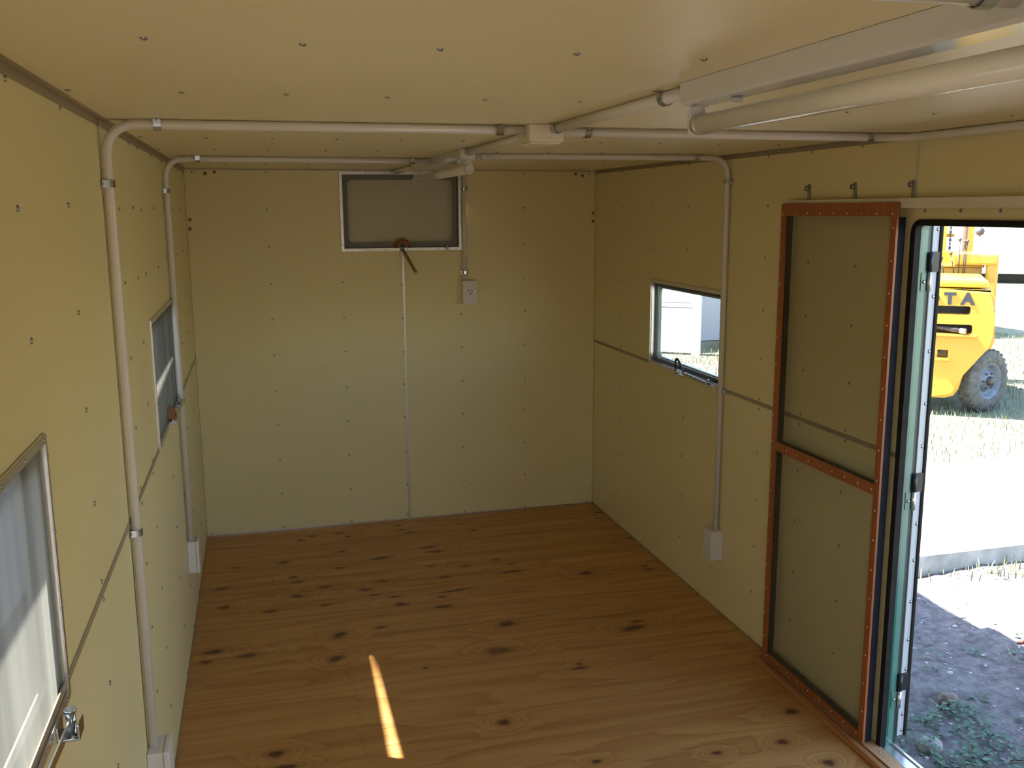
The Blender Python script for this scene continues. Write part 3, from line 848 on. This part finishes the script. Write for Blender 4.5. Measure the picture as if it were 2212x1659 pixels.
# ------------------------------------------------------------------ conduits
CR = 0.0125
def saddle(parent, p, axis, wallc, normal):
    """zinc half clip over a pipe: p on the pipe axis, axis 'x','y','z', normal points from the surface into the room"""
    n = Vector(normal); ax = {'x': Vector((1, 0, 0)), 'y': Vector((0, 1, 0)), 'z': Vector((0, 0, 1))}[axis]
    s = ax.cross(n).normalized(); p = Vector(p); hw = .009
    base = p - n * (CR + .0004)
    prof = [(-.026, 0), (-.0155, 0)]
    prof += [(-(CR + .0016) * math.cos(math.pi * k / 8), CR + (CR + .0016) * math.sin(math.pi * k / 8)) for k in range(9)]
    prof += [(.0155, 0), (.026, 0)]
    th = .0016; bm = NB(); prev = None
    for i, (u, v) in enumerate(prof):
        a = prof[max(i - 1, 0)]; b = prof[min(i + 1, len(prof) - 1)]
        t = Vector((b[0] - a[0], b[1] - a[1])).normalized(); nn = (-t.y, t.x)
        row = [bm.verts.new(base + s * (u + nn[0] * o) + n * (v + nn[1] * o + .0004) + ax * q) for o in (0, th) for q in (-hw, hw)]
        if prev:
            for x, y in ((0, 1), (1, 3), (3, 2), (2, 0)): bm.faces.new((prev[x], prev[y], row[y], row[x]))
        else: bm.faces.new([row[k] for k in (0, 1, 3, 2)])
        prev = row
    bm.faces.new([prev[k] for k in (0, 2, 3, 1)])
    c = wobj('saddle', bm, M_ZINC, parent)
    for q in (-1, 1):
        place(ME_SCREWS, 'screw', c, base + s * (.021 * q) + n * .002, tuple(n))
    return c
def sleeve(parent, p, axis):
    ax = {'x': Vector((1, 0, 0)), 'y': Vector((0, 1, 0)), 'z': Vector((0, 0, 1))}[axis]
    bm = NB(); cyl(bm, Vector(p) - ax * .02, Vector(p) + ax * .02, CR + .0018, seg=16); wobj('coupling', bm, M_PVC, parent)
def conduit(label, pts, rad, saddles, group='white conduits'):
    c = thing('conduit', label, 'conduit', pts[0])
    bm = NB(); tube(bm, bend_path(pts, rad, 9) if len(pts) > 2 else pts, CR, 16); wobj('pipe', bm, M_PVC, c)
    for s in saddles: saddle(c, *s)
    return c
zc = H - CR - .0012
xl, xr = CR + .0035, W - CR - .0035
yA, yB = -3.035, -2.985
conduit('white conduit from the low left box up and across the ceiling, nearer to the camera', [(xl, yA, .41), (xl, yA, zc), (1.098, yA, zc)], .075,
        [((xl, yA, 1.955), 'z', 0, (1, 0, 0)), ((xl, yA, 1.04), 'z', 0, (1, 0, 0)), ((.141, yA, zc), 'x', 0, (0, 0, -1)), ((1.03, yA, zc), 'x', 0, (0, 0, -1))])
cB = conduit('white conduit from the ceiling junction box to the right wall, turning along the cornice', [(1.199, yB, zc), (xr - .004, yB + .02, zc), (xr - .004, -4.2, zc)], .10,
        [((1.30, yB, zc), 'x', 0, (0, 0, -1)), ((2.24, yB + .015, zc), 'x', 0, (0, 0, -1))])
yC = -1.36
conduit('white conduit from the far left box up past the left window to the far light', [(xl, yC, .44), (xl, yC, zc), (1.139, yC + .05, zc)], .075,
        [((xl, yC, 1.97), 'z', 0, (1, 0, 0)), ((xl, yC, 1.075), 'z', 0, (1, 0, 0)), ((.147, yC, zc), 'x', 0, (0, 0, -1)), ((1.06, yC + .045, zc), 'x', 0, (0, 0, -1))])
yD = -1.755
conduit('white conduit from the far light down the right wall past the bright window', [(1.191, yD + .03, zc), (xr, yD, zc), (xr, yD, .40)], .075,
        [((1.27, yD + .03, zc), 'x', 0, (0, 0, -1)), ((2.23, yD, zc), 'x', 0, (0, 0, -1)), ((xr, yD, 2.0), 'z', 0, (-1, 0, 0)), ((xr, yD, 1.06), 'z', 0, (-1, 0, 0))])
conduit('short white ceiling conduit from the junction box to the near light', [(1.17, -3.085, zc), (1.166, -3.955, zc)], .05,
        [((1.17, -3.12, zc), 'y', 0, (0, 0, -1)), ((1.166, -3.84, zc), 'y', 0, (0, 0, -1))])
conduit('short white ceiling conduit from the junction box to the far light', [(1.168, -2.965, zc), (1.166, -1.985, zc)], .05,
        [((1.168, -2.90, zc), 'y', 0, (0, 0, -1)), ((1.166, -2.04, zc), 'y', 0, (0, 0, -1))])
conduit('short white conduit from the far light to the far end wall', [(1.166, -.765, zc), (1.16, -.012, zc)], .05,
        [((1.163, -.16, zc), 'y', 0, (0, 0, -1))])
conduit('white conduit dropping to the socket beside the high end window', [(1.570, -CR - .0035, H - .012), (1.568, -CR - .0035, 1.466)], .05,
        [((1.570, -CR - .0035, 2.005), 'z', 0, (0, -1, 0)), ((1.569, -CR - .0035, 1.515), 'z', 0, (0, -1, 0))])
conduit('white conduit entering the side of the near light at the top edge', [(.03, -4.785, zc), (1.139, -4.785, zc)], .05,
        [((1.10, -4.785, zc), 'x', 0, (0, 0, -1))])

# ------------------------------------------------------------------ boxes on walls and ceiling
def outlet(name, label, cat, rz, loc, w=.082, h=.135, d=.046, style='socket'):
    """local: back on the wall at y=0, front at y=-d, z from 0 down to -h"""
    e = thing(name, label, cat, loc, rz)
    bm = NB(); box(bm, -w / 2, w / 2, -d * .72, -.0006, -h, 0, .003); obj('back_box', bm, M_BOX, e)
    bm = NB(); box(bm, -w / 2 - .002, w / 2 + .002, -d, -d * .72 - .0004, -h - .002, .002, .004); fp = obj('face_plate', bm, M_BOX, e)
    if style == 'socket':
        for (x, z, a) in ((-.011, -.060, .5), (.011, -.060, -.5), (0, -.077, 0)):
            bm = NB(); box(bm, -.0022, .0022, -d - .0006, -d + .0004, -.0055, .0055)
            bmesh.ops.rotate(bm, cent=(0, 0, 0), matrix=Matrix.Rotation(a, 3, 'Y'), verts=bm.verts[:])
            bmesh.ops.translate(bm, vec=(x, 0, z), verts=bm.verts[:]); obj('slot', bm, M_DARK, fp)
        bm = NB(); box(bm, .018, .032, -d - .004, -d - .0002, -.073, -.052, .002); obj('rocker_glint', bm, mat('glint_white_plastic', (.88, .88, .88), .25), fp)  # rocker coloured extra white to carry the socket's bright reflection
    return e
outlet('wall_socket', 'grey-white wall socket on the far end wall under a short conduit', 'socket', 0, (1.5945, 0, 1.466), .086, .138)
outlet('outlet_box', 'white box low on the right wall under the conduit', 'outlet', -math.pi / 2, (W, yD, .402), .084, .138, .06, 'blank')
outlet('outlet_box', 'white box low on the far left wall near the corner', 'outlet', math.pi / 2, (0, yC + .005, .445), .084, .145, .05, 'blank')
outlet('outlet_box', 'white box low on the left wall at the bottom edge of the picture', 'outlet', math.pi / 2, (0, yA + .01, .412), .10, .16, .06, 'blank')

jb = thing('junction_box', 'cream junction box on the ceiling where the conduits meet', 'junction box', (1.15, -3.02, H))
bm = NB(); box(bm, 1.100, 1.198, -3.084, -2.966, H - .047, H - .0006, .003); wobj('body', bm, M_BOXC, jb)
bm = NB(); box(bm, 1.104, 1.190, -3.080, -2.958, H - .053, H - .0474, .0015); lid = wobj('lid', bm, M_BOXC, jb)
for x, y in ((1.112, -3.07), (1.18, -3.07), (1.112, -2.97), (1.18, -2.97)): place(ME_SCREWS, 'screw', lid, (x, y, H - .053), (0, 0, -1))

# ------------------------------------------------------------------ fluorescent battens
def batten(label, yf, yn, x0=1.141, x1=1.197):
    xm = (x0 + x1) / 2
    e = thing('fluorescent_light', label, 'ceiling light', (xm, (yf + yn) / 2, H))
    bm = NB()
    prism(bm, [(x0, H - .0008), (x0, H - .036), (x0 + .004, H - .041), (x1 - .004, H - .041), (x1, H - .036), (x1, H - .0008)], yn, yf, 'xz')
    wobj('body', bm, M_ENAMEL, e)
    for ye, s in ((yf, 1), (yn, -1)):
        bm = NB(); box(bm, x0 - .0008, x1 + .0008, ye - .0005 * s, ye + .0025 * s, H - .043, H - .001, .0006); wobj('end_cap', bm, M_BOX, e)
        bm = NB()
        prof = rrect(.030, .054, .013)
        prism(bm, [(xm - .015 + u, H - .096 + v) for u, v in prof], ye - .019 * s, ye - .004 * s, 'xz', .0015)
        wobj('lamp_holder', bm, M_BOX, e)
    bm = NB(); cyl(bm, (xm, yn + .035, H - .077), (xm, yf - .035, H - .077), .0180, seg=24)
    tb = wobj('lamp_tube', bm, M_TUBE, e)
    for ye, s in ((yf, 1), (yn, -1)):
        bm = NB(); cyl(bm, (xm, ye - .037 * s, H - .077), (xm, ye - .0195 * s, H - .077), .0185, seg=24); wobj('tube_cap', bm, M_ALU, tb)
    bm = NB(); cyl(bm, (xm + .004, yf - .16, H - .042), (xm + .004, yf - .16, H - .050), .010, seg=16); wobj('starter', bm, M_WHITE, e)
    return e
batten('near fluorescent batten at the upper right with white tube and glossy body', -3.965, -5.19)
batten('far small-looking fluorescent batten in front of the high end window', -1.975, -0.775)

# ------------------------------------------------------------------ yard
def hmap(x, y):
    d = math.hypot(x - 3.6, y + 2.0)
    a = 0.03 * math.exp(-(d / 3.5) ** 2)
    return ZG + a * noise.noise((x * 2.3, y * 2.3, 0)) * 1.6 + a * .5 * noise.noise((x * 7, y * 7, 3)) + a * .28 * noise.noise((x * 19, y * 19, 5))
bm = NB()
xs = sorted(set([-40, -20, -8, -3] + list(np.arange(2.0, 6.0, .06)) + [6.5, 7, 8, 9, 10, 12, 15, 20, 30, 45, 80]))
ys = sorted(set([-40, -20, -10, -6] + list(np.arange(-4.0, .6, .06)) + [1, 2, 3, 4, 6, 8, 10, 14, 20, 30, 50, 90]))
V = [[bm.verts.new((x, y, hmap(x, y))) for x in xs] for y in ys]
for j in range(len(ys) - 1):
    for i in range(len(xs) - 1):
        f = bm.faces.new((V[j][i], V[j][i + 1], V[j + 1][i + 1], V[j + 1][i])); f.smooth = True
struct('ground', bm, M_GROUND, 'dirt and grass yard outside the cabin')

# concrete edging behind the shaded dirt
kb = NB()
prism(kb, [(-.045, -.02), (.045, -.02), (.04, .11), (-.04, .115)], 0, 4.4, 'yz', .006)
k = obj('concrete_kerb', kb, M_CONC); k.location = (3.4, -.745, ZG); k.rotation_euler = (0, 0, math.radians(.4))
tag(k, 'weathered grey concrete kerb lying across the sunlit yard', 'kerb')

def stone(name, label, loc, r, sq, m, seed):
    bm = NB(); bmesh.ops.create_icosphere(bm, subdivisions=3, radius=1)
    for v in bm.verts:
        n = 1 + .28 * noise.noise(v.co * 1.5 + Vector((seed, 0, 0))) + .1 * noise.noise(v.co * 4)
        v.co = Vector((v.co.x * r * sq[0], v.co.y * r * sq[1], v.co.z * r * sq[2])) * n
    o = obj(name, bm, m, None, True); o.location = loc; return tag(o, label, 'stone')
stone('stone', 'brown stone beside the weeds outside the door', (3.385, -2.19, ZG + .02), .045, (1, .8, .75), M_STONE, 2)
stone('stone', 'pale flat stone among weeds at the door sill', (3.04, -2.50, ZG + .02), .055, (1, .9, .6), M_STONEL, 5)
# pebbles
bm = NB()
for _ in range(420):
    x, y = RND.uniform(2.6, 4.3), RND.uniform(-3.4, -.7)
    r = RND.uniform(.003, .011) * (1 if RND.random() < .93 else 1.8)
    mt = Matrix.Translation((x, y, hmap(x, y) + r * .2)) @ Matrix.Diagonal((r, r * RND.uniform(.6, 1), r * .6, 1))
    bmesh.ops.create_icosphere(bm, subdivisions=1, radius=1, matrix=mt)
tag(obj('pebbles', bm, M_PEB), 'scattered pale pebbles on the shaded dirt', 'pebbles', kind='stuff')
# low weeds
def leaf(bm, p, yaw, pitch, l, w):
    R = Matrix.Rotation(yaw, 3, 'Z') @ Matrix.Rotation(-pitch, 3, 'Y')
    pts = [(0, 0, 0), (l * .35, w, .1 * l), (l * .8, w * .7, .06 * l), (l, 0, -.05 * l), (l * .8, -w * .7, .06 * l), (l * .35, -w, .1 * l), (l * .5, 0, 0)]
    v = [bm.verts.new(Vector(p) + R @ Vector(q)) for q in pts]
    for a, b in ((0, 1), (1, 2), (2, 3), (3, 4), (4, 5), (5, 0)): bm.faces.new((v[a], v[b], v[6]))
bm = NB()
def weed_density(x, y):
    n = noise.noise((x * 2.6, y * 2.6, 8))
    return n
clumps = []
for _ in range(900):
    x, y = RND.uniform(2.62, 4.4), RND.uniform(-3.3, -1.75)
    # weeds lie close to the door and to the right
    if y > -2.06 - .25 * (3.9 - x) and RND.random() > .06: continue
    if weed_density(x, y) < -.06 and RND.random() > .08: continue
    clumps.append((x, y))
for x, y in clumps[:330]:
    z = hmap(x, y); hgt = RND.uniform(.015, .07)
    for _ in range(RND.randint(6, 12)):
        a = RND.uniform(0, 6.283); rr = RND.uniform(0, .05)
        leaf(bm, (x + rr * math.cos(a), y + rr * math.sin(a), z + hgt * RND.uniform(.2, 1)), a, RND.uniform(-.3, .5), RND.uniform(.018, .038), RND.uniform(.006, .013))
tag(obj('weeds', bm, M_LEAF), 'low leafy green weeds on the shaded dirt below the doorway', 'weeds', kind='stuff')
bm = NB()
for x, y in clumps[:46]:
    z = hmap(x, y); a = RND.uniform(0, 6.283); l = RND.uniform(.08, .2)
    p = Vector((x, y, z)); q = p + Vector((l * math.cos(a) * .7, l * math.sin(a) * .7, l * RND.uniform(.1, .55)))
    cyl(bm, p, q, .0022, .001, 5, False)
tag(obj('dry_stalks', bm, M_STALK), 'thin dry stalks sticking up among the weeds', 'stalks', kind='stuff')
# grass blades
def grass(name, label, n, fn, hh, m=M_GRASS):
    bm = NB()
    for _ in range(n):
        x, y = fn(); z = hmap(x, y); a = RND.uniform(0, 6.283); h = RND.uniform(*hh)
        dx, dy = math.cos(a), math.sin(a); w = h * .05 + .0015; ln = RND.uniform(.1, .6) * h
        v = [bm.verts.new((x - dy * w, y + dx * w, z - .004)), bm.verts.new((x + dy * w, y - dx * w, z - .004)),
             bm.verts.new((x + dx * ln * .4 + dy * w * .7, y + dy * ln * .4 - dx * w * .7, z + h * .6)), bm.verts.new((x + dx * ln * .4 - dy * w * .7, y + dy * ln * .4 + dx * w * .7, z + h * .6)),
             bm.verts.new((x + dx * ln, y + dy * ln, z + h))]
        bm.faces.new((v[0], v[1], v[2], v[3])); bm.faces.new((v[3], v[2], v[4]))
    return tag(obj(name, bm, m), label, 'grass', kind='stuff')
def kerb_grass():
    t = RND.random() ** .8; x = 4.25 + 1.6 * t; return x, RND.uniform(-1.0, -.80)
grass('grass_tufts', 'grass tufts along the foot of the concrete kerb', 220, kerb_grass, (.02, .085))
grass('yard_grass', 'rough grass over the yard under and around the forklift', 26000, lambda: (RND.uniform(6.2, 13.5), RND.uniform(1.4, 9.0)), (.02, .075))
# bent stick
bm = NB(); tube(bm, [(0, 0, .02), (.05, .01, .05), (.11, .02, .055), (.17, .07, .09), (.25, .1, .12)], .011, 8)
s = obj('stick', bm, M_STICK, None, True); s.location = (4.13, -1.80, ZG); s.rotation_euler = (0, 0, -.55)
tag(s, 'dark reddish bent stick at the shadow edge, right edge of the picture', 'stick')

# ------------------------------------------------------------------ white sheds
def shed(name, label, corner, dx, dy, zb_, zt_):
    x, y = corner
    e = thing(name, label, 'shed', (x, y, ZG))
    bm = NB(); box(bm, x, x + dx, y, y + dy, zb_, zt_); wobj('body', bm, M_SHED, e)
    bm = NB(); box(bm, x - .12, x + dx + .12, y - .12, y + dy + .12, zt_ + .001, zt_ + .07); wobj('roof', bm, M_ROOF, e)
    return e
s1 = shed('white_shed', 'grey-white shed wall in shade seen through the bright right window', (5.0, 9.45), 7.0, 5.0, ZG + .012, 2.9)
def spart(name, x0, x1, y0, y1, z0, z1, m, e):
    bm = NB(); box(bm, x0, x1, y0, y1, z0, z1, .002); return wobj(name, bm, m, e)
M_PORCH = mat('gate_white', (0.86, 0.86, 0.85), 0.4, var=.02, scale=3)
gt = thing('white_gate', 'white panelled gate standing in front of the shed, seen through the right window', 'gate', (7.02, 7.96, ZG), math.radians(-36.9))
def gpart(name, *b, m=M_PORCH):
    bm = NB(); box(bm, *b, .003); return obj(name, bm, m, gt)
gpart('panel', -2.2, -.16, .02, .06, .03, .74); gpart('panel', -2.2, -.16, .02, .06, .83, 1.62)
gpart('stile', -.13, 0, 0, .08, .0, 1.66); gpart('stile', -2.33, -2.203, 0, .08, .0, 1.66)
gpart('rail', -2.2, -.133, .0, .08, .755, .815, m=M_SHEDL); gpart('rail', -2.2, -.133, .0, .08, 1.63, 1.66, m=M_SHEDL)
gpart('edge_bead', -.157, -.135, .01, .07, .03, 1.62, m=M_SHEDL)
bm = NB(); tube(bm, [(8.10, 9.42, 1.7), (8.14, 9.40, 1.2), (8.26, 9.38, .45), (8.33, 9.37, -.1)], .018, 8); wobj('shed_cable', bm, M_SHEDL, s1)  # cable hanging down the shed wall
s2 = thing('long_white_shed', 'long white shed far across the yard behind the forklift', 'shed', (23.6, 17.0, ZG), math.radians(-38))
bm = NB(); box(bm, -9, 14, 0, 6, .30, 4.6); obj('body', bm, M_SHED, s2)
bm = NB(); box(bm, -9.2, 14.2, -.3, 6.2, 4.605, 4.75); obj('roof', bm, M_ROOF, s2)
for i in range(9):
    bm = NB(); x = -8.6 + i * 2.75; box(bm, x, x + .25, .2, .45, -.02, .299); obj('stump', bm, M_CONC, s2)
bm = NB(); box(bm, -9, 14, 1.2, 1.3, -.02, .299); obj('gap_shade', bm, M_STEEL, s2)  # dark sheet put in for the shade under the raised shed

# unseen block added along the left side to trim the sun on the far left window
s3 = thing('sun_trim_block', 'unseen white block added outside the far left window to trim the sun', 'shed', (-2.1, .4, ZG))
bm = NB()
A = [(-2.55, -.1), (3.3, -.1), (3.3, 3.012), (-2.55, 2.712)]
prism(bm, A, -3.4, -.92, 'yz'); wobj('body', bm, M_SHED, s3)
for y in (-2.2, 3.0):
    bm = NB(); box(bm, -3.3, -1.0, y - .1, y + .1, ZG - .02, -.101); wobj('stump', bm, M_CONC, s3)

# ------------------------------------------------------------------ forklift
FK = thing('forklift', 'yellow forklift parked outside with its counterweight towards the door', 'forklift', (7.405, 3.33, ZG), math.radians(-36.5))
FK.scale = (1.02, 1.02, 1.02)
def F(name, m, *fns, parent=None, smooth=False):
    bm = NB()
    for f in fns: f(bm)
    return obj(name, bm, m, parent or FK, smooth)
B = lambda *a: (lambda bm: box(bm, *a))
C_ = lambda *a, **k_: (lambda bm: cyl(bm, *a, **k_))
# counterweight: outline seen from behind, swept forward, with two slots and a tow recess cut through it
half = [(.0, .185), (.30, .195), (.38, .22), (.43, .30), (.465, .46), (.51, .58), (.57, .665), (.66, .725), (.715, .755), (.738, .83), (.728, 1.08), (.705, 1.30), (.675, 1.37), (.0, 1.385)]
outline = half + [(-u, v) for u, v in half[::-1] if u > 0]
bm = NB(); prism(bm, outline, 0, .62, 'xz', .035)
cw = obj('counterweight', bm, M_YEL, FK)
def cut(o, boxes):
    dg = None
    for bx in boxes:
        b2 = NB(); box(b2, *bx); tmp = obj('cutter', b2, M_DARK)
        tmp.parent = FK
        md = o.modifiers.new('b', 'BOOLEAN'); md.operation = 'DIFFERENCE'; md.object = tmp; md.solver = 'EXACT'
        bpy.context.view_layer.update()
        dg = bpy.context.evaluated_depsgraph_get()
        me = bpy.data.meshes.new_from_object(o.evaluated_get(dg))
        o.modifiers.clear(); old = o.data; o.data = me; bpy.data.meshes.remove(old)
        bpy.data.objects.remove(tmp)
    o.data.materials.clear(); o.data.materials.append(M_YEL)
cut(cw, [(-.485, .485, -.1, .5, 1.108, 1.198, .028), (-.515, .515, -.1, .5, .900, 1.002, .028), (.192, .298, -.1, .12, .638, .723, .012)])
F('slot_backing', M_DARK, B(-.6, .6, .16, .19, .85, 1.25))  # dark backing stands in for the shade inside the slots
F('tow_pin', M_STEEL, C_((.235, .04, .695), (.235, .1, .695), .024))
F('tow_lip', M_YELD, B(.175, .31, -.03, .03, .61, .636, .004))
F('exhaust', M_STEEL, C_((.05, .14, .965), (.43, -.02, .935), .026, seg=16))
F('exhaust_tip', M_ALU, C_((.40, -.008, .9375), (.452, -.032, .932), .031, seg=16))
F('counterweight_ledge', M_YEL, B(-.53, .56, -.04, .03, .872, .898, .008))
for q, chr_ in enumerate('TOYOTA'):
    cu = bpy.data.curves.new('letter', 'FONT'); cu.body = chr_; cu.size = .165; cu.extrude = .004; cu.align_x = 'CENTER'; cu.offset = .009
    to = bpy.data.objects.new('tmp_text', cu); COL.objects.link(to); bpy.context.view_layer.update()
    tm = bpy.data.meshes.new_from_object(to.evaluated_get(bpy.context.evaluated_depsgraph_get()))
    bpy.data.objects.remove(to); tm.materials.clear(); tm.materials.append(M_LETTER)
    lt = bpy.data.objects.new('letter', tm); COL.objects.link(lt); lt.parent = FK
    lt.location = (.015 + (q - 2.5) * .174, -.003, 1.222); lt.rotation_euler = (math.pi / 2, 0, 0); lt.scale = (1.05, 1, 1)
# hood, cowl, fenders
F('hood', M_YEL, B(-.645, .645, .06, 1.15, 1.388, 1.475, .04))
F('engine_side', M_STEEL, B(-.62, .62, .60, 1.45, .55, 1.38, .02))
F('seat', M_STEEL, B(-.30, .16, .55, 1.0, 1.476, 1.53, .02))
F('floor_plate', M_STEEL, B(-.66, .66, 1.16, 1.49, 1.30, 1.40, .01))
F('dash_cowl', M_YEL, B(-.70, .68, 1.50, 1.62, .60, 1.525, .012))
F('dash_shelf', M_YEL, B(-.70, .70, 1.46, 1.86, 1.526, 1.556, .008))
F('dash_back', M_YEL, B(-.70, .60, 1.86, 1.92, 1.40, 1.70, .008))
F('front_fender', M_YEL, B(.713, .838, 1.32, 1.50, 1.06, 1.69, .03))
F('fender_top', M_YEL, B(.36, .835, 1.30, 1.86, 1.56, 1.692, .03))
F('step', M_STEEL, B(.76, .842, 1.30, 1.46, .62, 1.055, .008))
F('hydraulic_block', M_STEEL, B(.36, .50, 1.62, 1.78, 1.558, 1.61, .008))
# mast
for sg in (-1, 1):
    F('mast_rail', M_YEL, B(sg * .552, sg * .621, 2.35, 2.50, .15, 3.2, .006))
    F('mast_inner_rail', M_YEL, B(sg * .246, sg * .306, 2.35, 2.42, .2, 3.25, .004))
    F('lift_cylinder', mat('bronze_cylinder', (.22, .10, .06), .3, metal=.6, var=.1), C_((sg * .52, 2.30, .3), (sg * .52, 2.30, 3.1), .030, seg=18))
    F('lift_chain', M_STEEL, *[B(sg * .349 - .015 + .005 * (i % 2), sg * .349 + .015 - .005 * (i % 2), 2.36, 2.385, .6 + i * .05, .642 + i * .05, .004) for i in range(50)])
F('cross_member', M_YEL, B(-.40, .40, 2.43, 2.48, 1.853, 1.90, .005)); F('cross_member', M_YEL, B(-.62, .62, 2.43, 2.49, 3.0, 3.12, .005))
F('jib_arm', M_YEL, B(.55, .62, .9, 2.6, 3.20, 3.30, .01))
# levers
for (x, x2, z1_, zt_) in ((.265, .22, 1.405, 1.63), (.376, .316, 1.405, 1.69), (.414, .404, 1.405, 1.85), (.455, .465, 1.405, 1.83), (.475, .485, 1.405, 1.83)):
    y = 1.3
    lv = F('lever', M_STEEL, lambda bm: tube(bm, [(x, y, z1_), ((x + x2) / 2, y, (z1_ + zt_) / 2), (x2, y, zt_)], .0065, 6))
    F('lever_knob', M_STEEL, lambda bm: bmesh.ops.create_icosphere(bm, subdivisions=2, radius=.021, matrix=Matrix.Translation((x2, y, zt_ + .01))), parent=lv, smooth=True)
F('steering_column', M_STEEL, lambda bm: tube(bm, [(-.1, 1.5, 1.45), (-.1, 1.3, 1.75)], .025, 10))
# wheels
def wheel(loc, yaw, r=.345, w=.20):
    wh = bpy.data.objects.new('wheel', None); COL.objects.link(wh); wh.parent = FK; wh.location = loc; wh.rotation_euler = (0, 0, yaw); wh.empty_display_size = .1
    def lathe(prof, name, m, seg=40):
        bm = NB(); rings = []
        for x, rr in prof:
            rings.append([bm.verts.new((x, rr * math.cos(2 * math.pi * i / seg), rr * math.sin(2 * math.pi * i / seg))) for i in range(seg)])
        for a, b in zip(rings, rings[1:]):
            for i in range(seg):
                f = bm.faces.new((a[i], a[(i + 1) % seg], b[(i + 1) % seg], b[i])); f.smooth = True
        return obj(name, bm, m, wh)
    k = r / .345
    lathe([(-w / 2, .20 * k), (-w / 2 - .005, .27 * k), (-w / 2 + .02, .325 * k), (-w / 2 + .05, r), (w / 2 - .05, r), (w / 2 - .02, .325 * k), (w / 2 + .005, .27 * k), (w / 2, .205 * k), (w / 2 - .02, .195 * k)], 'tyre', M_TYRE)
    lathe([(w / 2 - .01, .205 * k), (w / 2 - .005, .19 * k), (w / 2 - .06, .165 * k), (w / 2 - .075, .12 * k), (w / 2 - .03, .095 * k), (w / 2 - .02, .05 * k), (w / 2 - .02, .001)], 'rim', M_RIM)
    lathe([(w / 2 - .03, .055 * k), (w / 2 + .02, .05 * k), (w / 2 + .03, .035 * k), (w / 2 + .03, .001)], 'hub', M_STEEL, 20)
    for i in range(6):
        a = i * math.pi / 3; bm = NB(); cyl(bm, (w / 2 - .07, .09 * math.cos(a), .09 * math.sin(a)), (w / 2 - .01, .09 * math.cos(a), .09 * math.sin(a)), .012, seg=6); obj('wheel_nut', bm, M_STEEL, wh)
    for i in range(28):
        a = 2 * math.pi * i / 28; bm = NB()
        for s in (-1, 1):
            box(bm, s * .012, s * (w / 2 - .03), -.016, .016, r - .006, r + .008)
        bmesh.ops.rotate(bm, cent=(0, 0, 0), matrix=Matrix.Rotation(a, 3, 'X'), verts=bm.verts[:])
        obj('tread_block', bm, M_TYRE, wh)
    return wh
wheel((.69, .42, .348), math.radians(-38))
wheel((-.69, .42, .348), math.radians(-38))
wheel((.62, 1.9, .405), 0, .395, .24)
wheel((-.62, 1.9, .405), 0, .395, .24)

# crane hook hanging from the jib
hk = thing('crane_hook', 'grey ball and hook hanging beside the forklift mast', 'hook', (0, 0, 0))
bpy.context.view_layer.update()
hw = FK.matrix_world @ Vector((.586, 1.0, 1.961))
hk.location = hw
bm = NB(); bmesh.ops.create_uvsphere(bm, u_segments=24, v_segments=14, radius=.05); obj('ball', bm, mat('grey_ball', (.05, .045, .042), .5, var=.1), hk, True)
bm = NB(); cyl(bm, (0, 0, .045), (0, 0, 1.26), .005, seg=8); obj('rope', bm, M_STEEL, hk)
bm = NB(); tube(bm, [(0, 0, -.05), (0, 0, -.085), (.022, -.016, -.105), (.024, -.018, -.135), (.0, 0, -.152), (-.024, .018, -.145), (-.03, .022, -.125)], .008, 8); obj('hook', bm, M_ZINC, hk)
